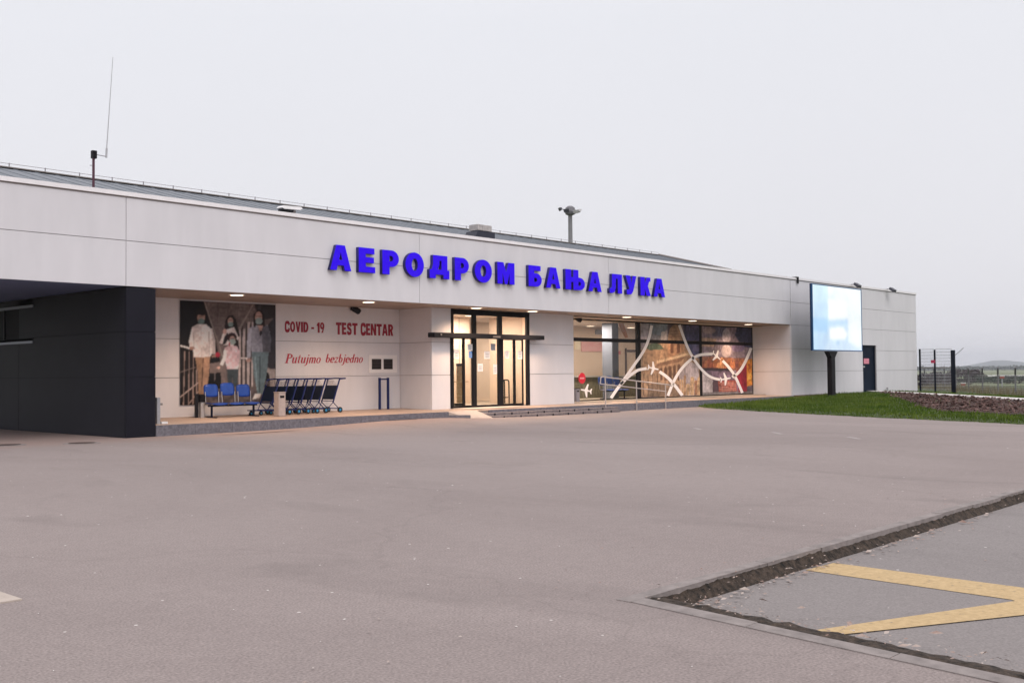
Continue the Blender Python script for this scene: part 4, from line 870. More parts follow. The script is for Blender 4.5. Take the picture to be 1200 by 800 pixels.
# ------------------------------------------------------------------ fittings on the building
LBL = ['above the family poster', 'above the TEST CENTAR words', 'above the left part of the glass entrance', 'right of the glass entrance', 'above the first hall window', 'above the middle hall window', 'above the last hall window at the right end']
proto = None
for (px, py), lb in zip([(277.5, 345.3), (432, 353.6), (558, 360.6), (624, 364.4), (734.5, 371.2), (811.5, 375.6), (877, 379.8)], LBL):
    p = at(px, py, 'z', ZB-.01)
    if proto is None:
        proto = thing('ceiling_light', (p[0], p[1], ZB), '', 'downlight', 'round downlights in the soffit')
        MB().lathe([(.24, 0), (.25, -.02), (.20, -.028), (.20, -.01)], (0, 0, 0), 24).build('bezel', M_white, proto, world=False)
        MB().lathe([(.195, -.012), (.19, -.034), (.0001, -.036)], (0, 0, 0), 24).build('diffuser', M_lampglow, proto, world=False)
        l = bpy.data.lights.new('bulb', 'SPOT'); l.energy = 640; l.color = (1, .66, .42); l.spot_size = R(150); l.spot_blend = .9; l.shadow_soft_size = .18
        lo = bpy.data.objects.new('bulb', l); col.objects.link(lo); lo.parent = proto; lo.location = (0, 0, -.06)
        o = proto
    else: o = copy_tree(proto)
    o.location = (p[0], max(p[1], D+.32), ZB); o['label'] = 'round warm downlight in the soffit '+lb
proto = None
for (px, py), lb in zip([(551, 370), (692, 384.2), (739.5, 386.5), (759.5, 381.5)], ['behind the left upper entrance pane', 'left of the two behind the first hall window', 'right of the two behind the first hall window', 'at the top left of the middle hall window']):
    p = at(px, py, 'z', 4.0)
    if p[1] > 33.5: p = at(px, py, 'y', 33.0); p[2] = 4.0
    if proto is None:
        proto = thing('ceiling_light', (0, 0, 0), '', 'ceiling light', 'round lamps on the hall ceiling')
        MB().lathe([(.2, 0), (.2, -.03), (.0001, -.04)], (0, 0, 0), 20).build('diffuser', M_lampglow, proto, world=False); MB().lathe([(.26, .0), (.26, -.02), (.205, -.025)], (0, 0, 0), 20).build('bezel', M_white, proto, world=False); o = proto
    else: o = copy_tree(proto)
    o.location = (p[0], p[1], 4.02); o['label'] = 'round ceiling lamp inside the hall '+lb

def speaker_cam(px, py, y, lb):
    p = at(px, py, 'y', y); t = thing('security_camera', (p[0], y, p[2]), lb, 'camera', 'black cameras under the soffit')
    mb = MB(); mb.box(p[0]-.05, p[0]+.05, y, y+.06, p[2]+.06, p[2]+.22); mb.tube((p[0], y+.02, p[2]+.12), (p[0]+.05, y-.14, p[2]+.05), .03, 8); mb.build('bracket', M_blackm, t)
    a_ = Vector((p[0]-.08, y-.06, p[2]+.09)); b_ = Vector((p[0]+.12, y-.24, p[2]-.08)); MB().tube(a_, b_, .11, 12).build('housing', M_blackm, t, smooth=False)
    MB().tube(b_, b_+(b_-a_).normalized()*.04, .085, 12).build('lens', M_black, t)
speaker_cam(413, 363, 29.86, 'black security camera on the recess wall above the red lettering')
speaker_cam(673.5, 373.5, 28.92, 'black security camera at the top left corner of the hall windows')
# twin wall sockets panel
p = at(448.5, 426.5, 'y', 29.88); t = thing('wall_outlet_panel', (p[0], 29.88, p[2]), 'white wall plate with two square dark grilles beside the lettering', 'wall panel')
a = at(434, 418.5, 'y', 29.88); b = at(463, 433.5, 'y', 29.88); zt_, zb_ = p[2]+.34, p[2]-.32
MB().box(a[0]-.06, b[0]+.1, 29.875, 29.892, zb_, zt_).build('plate', mat('plate', (.86, .83, .82), .5), t)
for pa, pb in ((435.8, 446.4), (449.6, 459.8)):
    xa, xb = at(pa, 426, 'y', 29.87)[0], at(pb, 426, 'y', 29.87)[0]; gr = MB().box(xa, xb, 29.85, 29.872, p[2]-.19, p[2]+.19).build('grille', mat('grille', (.045, .035, .035), .6), t)
    mb = MB(); [mb.box(xa+.02, xb-.02, 29.842, 29.849, p[2]-.16+k*.055, p[2]-.14+k*.055) for k in range(6)]; mb.build('louvre', M_black, gr)

# roof items
p = at(109.5, 219, 'y', D+.6)
t = thing('radio_antenna', (p[0], D+.6, 6.62), 'thin whip antenna on a red brown pole rising from the roof edge', 'antenna')
M_rust = mat('red_brown_paint', (.07, .02, .035), .6)
MB().tube((p[0], D+.6, 6.5), (p[0], D+.6, 7.74), .035, 8).build('pole', M_rust, t)
MB().box(p[0]-.05, p[0]+.07, D+.54, D+.66, 7.55, 7.76).build('clamp', M_black, t)
q = at(124.5, 183.5, 'y', D+.6); q2 = at(125, 174, 'y', D+.6); q3 = at(132.3, 67, 'y', D+.6)
MB().tube((p[0], D+.6, 7.67), (q[0], D+.6, q[2]), .014, 6).tube((p[0]-.1, D+.6, 7.35), (p[0], D+.6, 7.35), .012, 6).build('bracket', M_galv, t)
MB().tube((q[0], D+.6, q[2]-.03), (q2[0], D+.6, q2[2]), .028, 8).build('base_coil', M_galv, t)
MB().tube((q2[0], D+.6, q2[2]), (q3[0], D+.6, q3[2]), .014, 6, .007).build('whip', M_galv, t)
a = at(327, 246.5, 'y', D+.75); b = at(351.5, 245.5, 'y', D+.75)
t = thing('roof_lamp', ((a[0]+b[0])/2, D+.75, 6.7), 'flat white floodlight head lying low on the roof edge', 'floodlight')
MB().prism([(a[0], 6.90), (a[0]+.08, 6.97), (b[0]-.06, 6.99), (b[0], 6.94), (b[0]-.1, 6.89), (a[0]+.1, 6.86)], 'y', D+.6, D+.9).build('housing', mat('white_gloss', (.82, .80, .80), .3), t)
MB().box(a[0]+.04, a[0]+.42, D+.57, D+.86, 6.80, 6.858).build('lens', M_black, t); MB().box((a[0]+b[0])/2+.1, (a[0]+b[0])/2+.2, D+.7, D+.8, 6.6, 6.87).build('foot', M_trim, t)
a = at(552, 276, 'y', D+.9); b = at(575.5, 276, 'y', D+.9)
t = thing('roof_vent', ((a[0]+b[0])/2, D+.9, 6.75), 'dark roof ventilator box with a pale ribbed cowl on top', 'vent')
MB().prism([(a[0], 6.75), (a[0]+.17, 7.02), (b[0], 7.02), (b[0], 6.75)], 'y', D+.7, D+1.3).build('base', mat('dark_sheet', (.018, .02, .035), .4), t)
mb = MB(); mb.box(a[0]+.2, b[0]-.12, D+.75, D+1.2, 7.05, 7.27)
for k in range(5): mb.box(a[0]+.2+k*.13, a[0]+.23+k*.13, D+.74, D+.75, 7.06, 7.26)
mb.build('cowl', mat('pale_cowl', (.42, .39, .38), .5, var=.2, scale=10), t); MB().box(a[0]+.25, b[0]-.2, D+.8, D+1.15, 7.02, 7.05).build('neck', M_black, t)
# lightning conductor on the ridge
t = thing('lightning_conductor', (XL, RY, RZ), 'thin lightning wire on small clips along the roof ridge', 'lightning conductor')
MB().tube((XL, RY, RZ+.15), (RX1, RY, RZ+.15), .008, 4).build('wire', M_wire, t)
x = XL+.5
while x < RX1: MB().tube((x, RY, RZ+.06), (x, RY, RZ+.17), .018, 5).build('clip', M_wire, t); x += 1.05
# L bracket and lamps on the right parapet
p = at(934.5, 328, 'y', D-.05); t = thing('cable_bracket', (p[0], D-.05, 6.35), 'small black bracket hooked over the parapet left of the screen', 'bracket')
MB().box(p[0]-.05, p[0]+.09, D-.09, D-.047, 6.33, 6.66).build('strap', M_black, t); MB().box(p[0]-.2, p[0]+.09, D-.09, D+.2, 6.648, 6.69).build('hook', M_black, t)
for px, py, lb in [(1042.5, 343.5, 'small grey floodlight on the parapet near the right end of the wall'), (1001, 332, 'small dark floodlight on the parapet just above the screen')]:
    p = at(px, py, 'y', D-.2); t = thing('parapet_light', (p[0], D-.2, ZC), lb, 'floodlight', 'parapet floodlights')
    z = ZC if px > 1020 else ZC
    MB().tube((p[0], D+.1, z), (p[0], D-.25, z+.02), .03, 6).build('arm', M_galv, t)
    MB().prism([(D-.5, z-.22), (D-.24, z-.02), (D-.30, z+.10), (D-.56, z-.08)], 'x', p[0]-.22, p[0]+.22).build('head', mat('grey_lamp_head', (.07, .07, .09), .5), t)
    MB().prism([(D-.51, z-.225), (D-.26, z-.035), (D-.255, z-.045), (D-.505, z-.235)], 'x', p[0]-.18, p[0]+.18).build('glass', M_white, t)

# floodlight mast behind the building
MX, MY = 73.45, 60.0
t = thing('floodlight_mast', (MX, MY, -.86), 'tall grey floodlight mast rising behind the terminal roof', 'light mast')
MB().tube((MX, MY, -.86), (MX, MY, 16.4), .26, 14, .19).build('pole', mat('mast_grey', (.22, .215, .225), .6, var=.08, scale=2), t, smooth=False)
MB().lathe([(.20, 15.9), (.42, 16.0), (.5, 16.25), (.42, 16.6), (.22, 16.75)], (MX, MY, 0), 14).build('head_frame', mat('mast_head', (.17, .165, .18), .6), t)
M_dl = mat('dark_lamp', (.07, .07, .09), .5); M_pl = mat('pale_lamp', (.50, .49, .50), .4)
for ang, dz, m_ in ((150, .1, M_dl), (200, -.12, M_dl), (250, -.2, M_pl), (-20, .05, M_pl), (20, .0, M_pl)):
    a_ = R(ang); dx, dy = math.cos(a_), math.sin(a_); c = Vector((MX+dx*.95, MY+dy*.95, 16.35+dz)); arm = MB()
    arm.tube((MX+dx*.3, MY+dy*.3, 16.25), (c.x-dx*.2, c.y-dy*.2, c.z), .05, 6); ar = arm.build('arm', M_galv, t)
    n = Vector((dx, dy, -.45)).normalized(); s_ = Vector((-dy, dx, 0)); u_ = n.cross(s_); q = []
    for k, (sz, off) in enumerate(((.13, -.14), (.26, .08))):
        for i, j in ((-1, -1), (1, -1), (1, 1), (-1, 1)): q.append(c+n*off+s_*i*sz+u_*j*sz*.6)
    MB().add(q, [(0,1,2,3),(4,5,6,7),(0,1,5,4),(1,2,6,5),(2,3,7,6),(3,0,4,7)]).build('lamp', m_, ar)

# ------------------------------------------------------------------ furniture on the platform
def fz(y): return PL+.06*(y-D)/3
# baggage trolley, local x forward = -x
def make_trolley():
    r = thing('baggage_trolley', (0, 0, 0), '', 'baggage trolley', 'blue baggage trolleys')
    mb = MB()
    for s in (-1, 1):
        mb.path([(-.14, s*.33, .36), (.14, s*.33, 1.15), (.38, s*.33, 1.17)], .026, 8); mb.tube((-.14, s*.33, .36), (.12, s*.33, .12), .015, 6); mb.tube((-.14, s*.33, .36), (-.30, s*.25, .15), .013, 6); mb.tube((.12, s*.33, .14), (-.78, s*.12, .17), .018, 8)
    mb.tube((-.78, -.12, .17), (-.78, .12, .17), .018, 8); mb.tube((-.14, -.33, .40), (-.14, .33, .40), .014, 6); mb.tube((-.45, -.2, .16), (-.45, .2, .16), .012, 6); mb.tube((-.15, -.26, .15), (-.15, .26, .15), .012, 6)
    mb.build('frame', M_navyb, r, world=False)
    MB().tube((.38, -.34, 1.17), (.38, .34, 1.17), .024, 10).build('handle', M_navyb, r, world=False)
    def lx(z): return -.14+(z-.36)*.28/.79
    mb = MB(); mb.add([(lx(.45)-.012, -.325, .45), (lx(.45)-.012, .325, .45), (lx(.93)-.012, .325, .93), (lx(.93)-.012, -.325, .93), (lx(.45)+.012, -.325, .45), (lx(.45)+.012, .325, .45), (lx(.93)+.012, .325, .93), (lx(.93)+.012, -.325, .93)], [(0,1,2,3),(4,5,6,7),(0,1,5,4),(1,2,6,5),(2,3,7,6),(3,0,4,7)])
    mb.build('panel', mat('navy_panel', (.003, .010, .032), .5, spec=.2), r, world=False)
    mb = MB()
    for k in range(4): z = .955+k*.045; mb.tube((lx(z)-.16*(k > 0), -.25, z), (lx(z)-.16*(k > 0), .25, z), .006, 5)
    for k in range(7): y_ = -.24+k*.08; mb.tube((lx(.95), y_, .95), (lx(1.1)-.17, y_, 1.10), .005, 4)
    mb.build('basket', M_wire, r, world=False)
    for x_, s in ((.14, -.34), (.14, .34), (-.72, .0)):
        rr_ = .095 if x_ > 0 else .07
        w_ = MB().tube((x_, s-.022, rr_), (x_, s+.022, rr_), rr_, 18).build('wheel', M_rubber, r, world=False)
        mb = MB().tube((x_, s-.028, rr_), (x_, s+.028, rr_), rr_*.46, 14).build('hub', M_cyan, w_, world=False)
    MB().box(-.74, -.70, -.03, .03, .13, .17).build('caster_fork', M_navy, r, world=False)
    return r
names = ['single trolley parked apart at the right end of the row', 'first trolley of the nested row, nearest the single one', 'second trolley from the right in the nested row', 'third trolley from the right in the nested row', 'fourth trolley from the right in the nested row', 'fifth trolley from the right, behind the grey post', 'last trolley of the nested row, beside the blue seats']
tr = make_trolley()
for k, lb in enumerate(names):
    o = tr if k == 0 else copy_tree(tr); o.location = (22.42 if k == 0 else 21.82-.372*(k-1), 29.08+random.uniform(-.02, .02), fz(29.08)); o['label'] = 'dark blue baggage '+lb
    o.rotation_euler.z = R(random.uniform(-1.5, 1.5))

# blue seats on a beam
def make_bench(name, x, y, z, lb, rz=0, n=3):
    r = thing(name, (x, y, z), lb, 'bench', 'blue beam seats')
    L_ = n*.585; mb = MB().box(-L_/2, L_/2, -.03, .03, .34, .40); mb.build('beam', M_navy, r, world=False)
    for s in (-1, 1):
        MB().box(s*(L_/2-.12)-.025, s*(L_/2-.12)+.025, -.025, .025, .03, .34).box(s*(L_/2-.12)-.03, s*(L_/2-.12)+.03, -.28, .28, 0, .03).build('leg', M_navy, r, world=False)
    for k in range(n):
        cx = -L_/2+.2925+k*.585; dz = (.0, .035, -.02)[k % 3]
        def shell(fn, nu=8, nv=6, th=.02):
            me_ = MB(); pts = [[fn(-1+2*i/nu, j/nv) for i in range(nu+1)] for j in range(nv+1)]
            for j in range(nv):
                for i in range(nu): me_.quad(pts[j][i], pts[j][i+1], pts[j+1][i+1], pts[j+1][i])
            return me_
        def bk(u, v):
            hw = .255*(1-.10*(abs(v-.5)*2)**3); zz = .64+.40*v; c = 1-.16*abs(u)**5
            return (cx+u*hw, .24+.06*v-.05*(1-abs(u)**2)+.05, .64+(.40*v-.20)*c+.20+dz)
        def st(u, v): return (cx+u*.25, -.24+.46*v, .455-.03*math.cos(u*1.4)+(.03*(v-.2)**2)-.02*(v < .15))
        for nm, fn in (('backrest', bk), ('seat', st)):
            o = shell(fn).build(nm, M_seat, r, world=False, smooth=True); md = o.modifiers.new('s', 'SOLIDIFY'); md.thickness = .018
            bm_ = bmesh.new(); bm_.from_mesh(o.data); bmesh.ops.remove_doubles(bm_, verts=bm_.verts, dist=.0005); bmesh.ops.recalc_face_normals(bm_, faces=bm_.faces); bm_.to_mesh(o.data); bm_.free()
        for s in (-1, 1): MB().path([(cx+s*.22, -.1, .40), (cx+s*.23, .24, .44), (cx+s*.235, .27, .80)], .013, 6).build('bracket', M_steel, r, world=False)
    r.rotation_euler.z = rz; return r
make_bench('beam_seat', 18.42, 28.85, fz(28.9)-.0, 'row of three blue plastic seats in front of the family poster')
p = at(715, 450, 'y', 29.9); make_bench('beam_seat', p[0]+.15, 29.75, PL+.09, 'row of blue plastic seats inside the hall behind the first window')

# ash bins and posts
def bin_post(px, y, w_, h_, m_, lb, top=None):
    p = at(px, 470, 'y', y); x = p[0]; z = fz(y) if y < 29.95 else PL+.08
    t = thing('litter_bin', (x, y, z), lb, 'bin')
    MB().box(x-w_/2, x+w_/2, y-w_/2, y+w_/2, z, z+h_).build('body', m_, t, bevel=.012)
    MB().box(x-w_/2-.008, x+w_/2+.008, y-w_/2-.008, y+w_/2+.008, z+h_, z+h_+.03).build('lid', top or m_, t, bevel=.005)
    MB().box(x-w_*.3, x+w_*.3, y-w_/2-.004, y-w_/2+.01, z+h_*.78, z+h_*.88).build('opening', M_black, t)
bin_post(327.8, 28.25, .27, .75, mat('stone_bin', (.40, .34, .32), .7, var=.1, scale=9), 'grey square litter bin in front of the trolleys')
bin_post(675, 28.6, .24, .60, mat('metal_bin', (.24, .23, .26), .5), 'grey litter bin beside the wall at the left window edge', M_black)
p = at(235.5, 470, 'y', 29.2); x = p[0]; z = fz(29.2)
t = thing('ash_stand', (x, 29.2, z), 'black topped steel ashtray stand left of the blue seats', 'ashtray')
MB().lathe([(.10, 0), (.10, .46), (.09, .48)], (x+.03, 29.2, z), 16).build('cylinder', M_steel, t)
MB().lathe([(.12, .49), (.13, .52), (.13, .68), (.09, .72)], (x+.02, 29.2, z), 16).build('top', M_black, t)
MB().box(x-.20, x-.11, 29.16, 29.24, z, z+.74).build('post', M_blackm, t)
# blue hoop
a = at(444.5, 445, 'y', 29.55); b = at(454.3, 445, 'y', 29.55); z = fz(29.55)
t = thing('hoop_barrier', (a[0], 29.55, z), 'slim dark blue metal hoop standing by the recess corner', 'barrier')
MB().box(a[0]-.035, a[0]+.035, 29.5, 29.57, z, z+1.16).build('post', M_navyb, t); MB().box(b[0]-.035, b[0]+.035, 29.5, 29.57, z, z+1.16).build('post', M_navyb, t)
MB().box(a[0]+.036, b[0]-.036, 29.51, 29.56, z+1.08, z+1.13).build('crossbar', M_navyb, t)
# grey post at the platform end
t = thing('end_post', (14.95, 27.2, PL), 'grey steel post with a small bracket beside the navy corner', 'post')
MB().box(14.90, 15.0, 27.15, 27.25, PL, 1.06).build('post', M_galv, t, bevel=.006); MB().box(15.0, 15.08, 27.17, 27.23, .84, .90).build('bracket', M_trim, t); MB().box(15.02, 15.2, 27.1, 27.3, PL+.01, PL+.07).build('foot_plate', M_white, t)
# handrail
hr = thing('handrail', (37, 26.6, 0), 'stainless steel handrail sloping down beside the steps', 'handrail')
M_rail = mat('rail_steel', (.56, .50, .48), .3, metal=.5)
yr = 26.60; xp = [34.75, 36.95, 39.15]
tz = lambda x: 1.46-(x-34.5)*.081; bz = lambda x: 1.17-(x-34.5)*.085
MB().path([(34.45, yr, tz(34.45)-.03), (34.55, yr, tz(34.55)+.01), (39.45, yr, tz(39.45)), (39.62, yr, tz(39.62)-.03)], .026, 10).build('top_rail', M_rail, hr)
MB().path([(34.45, yr, tz(34.45)-.03), (34.42, yr, bz(34.45)), (39.2, yr, bz(39.2))], .020, 8).build('lower_rail', M_rail, hr)
for x_, zb in zip(xp, (0.0, 0.0, 0.0)): MB().tube((x_, yr, zb), (x_, yr, tz(x_)-.02), .026, 10).build('post', M_rail, hr)

# ------------------------------------------------------------------ LED screen on a pole
BY = 25.0; bx0, bx1, bz0, bz1 = 50.22, 56.14, 2.67, 6.14
t = thing('led_billboard', (52.71, BY+.2, hT(52.7, BY)), 'large glowing white and pale blue LED screen on a black pole', 'billboard')
M_case = mat('screen_case', (.003, .025, .085), .4)
mb = MB(); mb.box(bx0, bx1, BY+.03, BY+0.13, bz0, bz1); mb.build('case', M_case, t)
mb = MB(); mb.box(bx0, bx0+.05, BY-.02, BY+.028, bz0, bz1); mb.box(bx1-.05, bx1, BY-.02, BY+.028, bz0, bz1); mb.box(bx0+.05, bx1-.05, BY-.02, BY+.028, bz1-.05, bz1); mb.box(bx0+.05, bx1-.05, BY-.02, BY+.028, bz0, bz0+.05)
mb.build('bezel', mat('screen_bezel', (.01, .09, .24), .35), t)
g = Print(bx0+.05, bx1-.05, bz0+.05, bz1-.05, BY, .06, lambda u, v: (940+u/8, 320+v/8), (240, 250, 255))
g.grade([(100,90),(570,150),(570,735),(100,725)], (226,240,255), (244,252,255)); g.grade([(100,90),(240,110),(240,725),(100,725)], (160,206,248), (206,240,250))
g.poly([(100,270),(240,280),(250,480),(430,470),(430,700),(560,720),(110,725)], (178,216,250), .8); g.poly([(100,420),(240,430),(240,560),(100,540)], (140,196,248), .9); g.poly([(240,440),(430,430),(430,480),(240,490)], (160,204,248), .9)
g.poly([(200,580),(240,590),(240,725),(160,725)], (170,206,246), .8); g.poly([(250,640),(430,640),(560,730),(200,725)], (196,222,248), .8)
g.poly([(250,255),(430,255),(430,425),(250,440)], (252,254,255)); g.poly([(430,190),(570,200),(570,700),(440,640)], (246,254,255)); g.poly([(255,510),(385,510),(430,570),(400,620),(260,620)], (254,255,255)); g.poly([(320,642),(350,642),(350,662),(320,662)], (110,170,220), .8)
g.line([(110,215),(380,225)], 5, (205,232,250)); 
for u in (170, 210, 290, 400, 440): g.line([(u,650),(u,722)], 5, (176,210,246))
g.c = g.c*.66+np.array([246, 253, 255])*.34
scr = g.build('screen', paint_mat('screen_light', .3, True, 1.0), t, 1.0, nz=.05, clip=1.0, blur=9)
mb = MB(); zb = hT(52.7, BY); mb.box(52.50, 52.92, BY+.08, BY+.34, zb-.1, bz0-.35); mb.prism([(52.50, bz0-.35), (52.92, bz0-.35), (53.25, bz0-.02), (52.17, bz0-.02)], 'y', BY+.08, BY+.34); mb.build('pole', M_black, t)
MB().box(52.35, 53.07, BY-.05, BY+.47, zb-.05, zb+.05).build('base_plate', M_blackm, t)

# ------------------------------------------------------------------ lawn, soil bed, path
M_grass = mat('grass_blades', (.035, .080, .006), .9, rgb2=(.135, .18, .03), scale=.55, spec=.1)
def in_bed(x, y): 
    p = path_d(x, y); s = (x-PA[0])*pd.x+(y-PA[1])*pd.y
    lo = float(np.interp(s, [3, 9, 12.4, 20.3, 24.8, 27, 29, 44], [-.6, -1.8, -3, -5, -5.9, -5.6, -4.8, -4.5]))+.5*noise.noise(Vector((s*.5, 0, 5)))
    return lo < p < -.52 and s > 3.5
rb = random.Random(5); mb = MB(); cnt = 0
while cnt < 60000:
    r_ = rb.uniform(0, 1); s_ = rb.uniform(0, 1)
    x = rb.uniform(30, 66); y = rb.uniform(2, 26.6); d = lawn_d(x, y)
    if d < .02 or path_d(x, y) > 9 or (-.5 < path_d(x, y) < .55): cnt += .2; continue
    bed = in_bed(x, y)
    if bed and rb.random() < .985: cnt += .1; continue
    if x > 55 and rb.random() < .5: cnt += .1; continue
    h_ = rb.uniform(.05, .13)*(1.0 if d > .4 else .7)*(1.6 if rb.random() < .05 else 1); z = hT(x, y); a_ = rb.uniform(0, 3.14); w_ = rb.uniform(.012, .026); dx, dy = math.cos(a_)*w_, math.sin(a_)*w_
    lx_, ly_ = rb.uniform(-.05, .05), rb.uniform(-.05, .05)
    mb.add([(x-dx, y-dy, z-.01), (x+dx, y+dy, z-.01), (x+lx_, y+ly_, z+h_)], [(0, 1, 2)]); cnt += 1
tag(mb.build('grass', M_grass, kind='stuff'), 'short green lawn grass between the forecourt and the footpath', 'grass')
# bed of turned soil
M_soil = mat('turned_soil', (.030, .016, .013), .95, rgb2=(.085, .045, .036), scale=2.5, bump=.8, bscale=18)
gx2 = np.arange(30, 64, .22); gy2 = np.arange(-2, 27, .22)
grid_obj('soil_bed', list(gx2), list(gy2), lambda x, y: hT(x, y)+.01+.085*abs(noise.noise(Vector((x*1.7, y*1.7, 1))))+.06*noise.noise(Vector((x*6, y*6, 4))), M_soil, keep=lambda x, y: in_bed(x, y) and y < 26.4)
mb = MB()
for i in range(16000):
    x, y = rb.uniform(32, 63), rb.uniform(0, 26)
    if not in_bed(x, y): continue
    s_ = rb.uniform(.02, .11); z = hT(x, y)+.07; q = [(x+rb.uniform(-1, 1)*s_, y+rb.uniform(-1, 1)*s_, z+rb.uniform(-.3, 1)*s_) for _ in range(6)]
    mb.add(q, [(0,1,2),(0,2,3),(0,3,4),(1,2,5),(2,3,5),(3,4,5),(0,4,1),(4,5,1)])
tag(mb.build('soil_clods', mat('clod', (.05, .026, .022), .95, rgb2=(.20, .12, .105), scale=1.7), kind='stuff'), 'reddish brown clods lying on the freshly turned soil bed', 'soil')
# footpath
mb = MB(); n = 40
ptsA = []
for i in range(n+1):
    s_ = -.2+i*(44.0/n); c = Vector((PA[0]+pd.x*s_, PA[1]+pd.y*s_)); 
    for k in (-.46, .46): q = c+pn*k; ptsA.append((q.x, q.y, hT(q.x, q.y)+.085)); ptsA.append((q.x, q.y, hT(q.x, q.y)-.12))
for i in range(n):
    a_ = i*4; b_ = a_+4; mb.quad(ptsA[a_], ptsA[b_], ptsA[b_+2], ptsA[a_+2]); mb.quad(ptsA[a_], ptsA[a_+1], ptsA[b_+1], ptsA[b_]); mb.quad(ptsA[a_+2], ptsA[a_+3], ptsA[b_+3], ptsA[b_+2])
mb.build('footpath', mat('pale_path', (.58, .54, .52), .8, var=.06, scale=3), kind='structure')
mb = MB(); mb.box(XR+.12, XR+4.2, D-.32, D-.01, -.1, .335); mb.build('wall_apron', mat('brown_strip', (.16, .10, .085), .9, var=.2, scale=6), kind='structure')
p = at(1039.5, 456.5, 'y', D-.1); t = thing('ground_tap', (p[0], D-.12, .3), 'tiny grey standpipe at the foot of the white end wall', 'standpipe')
MB().tube((p[0], D-.12, .28), (p[0], D-.12, .56), .04, 8).build('pipe', M_galv, t); MB().tube((p[0]-.06, D-.12, .52), (p[0]+.08, D-.12, .52), .03, 6).build('tap', M_trim, t)

# ------------------------------------------------------------------ gate and fences at the right
t = thing('mesh_gate', (68.3, 25.6, .2), 'tall dark steel mesh gate panels between posts at the end of the building', 'gate')
gp = [(68.55, 26.62), (68.45, 25.62), (68.55, 24.50)]; gh = [2.98, 2.92, 2.86]
M_gp = mat('anthracite_post', (.007, .009, .018), .6, spec=.15)
for (x, y), h_, w_ in zip(gp, gh, (.05, .05, .13)): MB().box(x-.04, x+.04, y-w_, y+w_, -.6, h_).build('post', M_gp, t)
for i in range(2):
    (xa, ya), (xb, yb) = gp[i], gp[i+1]; mb = MB()
    for k in range(14): z = .35+k*.2; mb.tube((xa, ya-.05, z), (xb, yb+.05, z), .011 if k < 13 else .016, 4)
    for k in range(14): f_ = (k+.5)/14; mb.tube((xa+(xb-xa)*f_, ya+(yb-ya)*f_, .3), (xa+(xb-xa)*f_, ya+(yb-ya)*f_, 2.95-.06), .004, 4)
    mb.build('mesh_panel', M_galv, t)
    MB().tube((xa, ya-.05, 1.75), (xb, yb+.05, 1.75), .03, 6).build('crossbar', M_trim, t)
MB().tube((68.55, 24.46, 2.45), (68.9, 23.95, 3.0), .03, 6).build('barb_arm', M_galv, t)
p = at(1093, 423.5, 'x', 68.3); t2 = MB().box(68.36, 68.38, p[1]-.14, p[1]+.14, p[2]-.10, p[2]+.10).build('sign_plate', mat('red_plate', (.42, .03, .08), .5), t)

# perimeter fence with angled tips
FZ = -.86; fa, fb = Vector((150.0, 60.0)), Vector((80.0, 17.0)); fd = (fb-fa).normalized(); n = 34
F_ = thing('perimeter_fence', (120, 42, FZ), 'long wire perimeter fence with angled concrete posts beyond the lawn', 'fence')
M_fpost = mat('concrete_post', (.17, .165, .17), .85, var=.1, scale=3)
fn_ = Vector((fd.y, -fd.x))
L0 = (fb-fa).length+55; step = 6.1; posts = []
k = 0
pm = None
while k*step < L0:
    q = fa+fd*(k*step); 
    if pm is None:
        pm = MB().tube((0, 0, -.1), (0, 0, 1.95), .075, 6).tube((0, 0, 1.95), (fn_.x*.2+fd.x*.85, fn_.y*.2+fd.y*.85, 2.62), .085, 6).build('post', M_fpost, F_, world=False); o = pm
    else: o = pm.copy(); col.objects.link(o); o.parent = F_
    o.location = Vector((q.x, q.y, FZ))-F_.location; posts.append(q); k += 1
mb = MB()
for k_ in range(12): z = FZ+.08+k_*.18; mb.tube((fa.x, fa.y, z), (fa.x+fd.x*L0, fa.y+fd.y*L0, z), .007, 3)
for z, o_ in ((2.2, -.9), (2.45, -1.8), (2.68, -2.6)): mb.tube((fa.x-fd.x*.28*o_+fn_.x*.2*o_, fa.y-fd.y*.28*o_+fn_.y*.2*o_, FZ+z), (fa.x+fd.x*L0, fa.y+fd.y*L0, FZ+z), .012, 3)
s_ = 0
while s_ < L0: mb.tube((fa.x+fd.x*s_, fa.y+fd.y*s_, FZ+.05), (fa.x+fd.x*s_, fa.y+fd.y*s_, FZ+2.05), .005, 3); s_ += .5
mb.build('wire_mesh', M_galv, F_)

# dry tall weeds along the fence, one mass
M_weed = mat('dry_weeds', (.13, .10, .055), .9, rgb2=(.22, .20, .12), scale=.6)
mb = MB()
for i in range(9000):
    s_ = rb.uniform(10, L0); off = rb.gauss(0, 1.6)-1.2; q = fa+fd*s_+fn_*off; h_ = rb.uniform(.2, .8)*(1 if rb.random() < .9 else 1.5)
    w_ = rb.uniform(.02, .06); a_ = rb.uniform(0, 3); lx_, ly_ = rb.uniform(-.2, .2), rb.uniform(-.2, .2)
    mb.add([(q.x-math.cos(a_)*w_, q.y-math.sin(a_)*w_, FZ), (q.x+math.cos(a_)*w_, q.y+math.sin(a_)*w_, FZ), (q.x+lx_, q.y+ly_, FZ+h_)], [(0, 1, 2)])
tag(mb.build('weeds', M_weed, kind='stuff'), 'dry brown weeds growing along the wire fence', 'weeds')

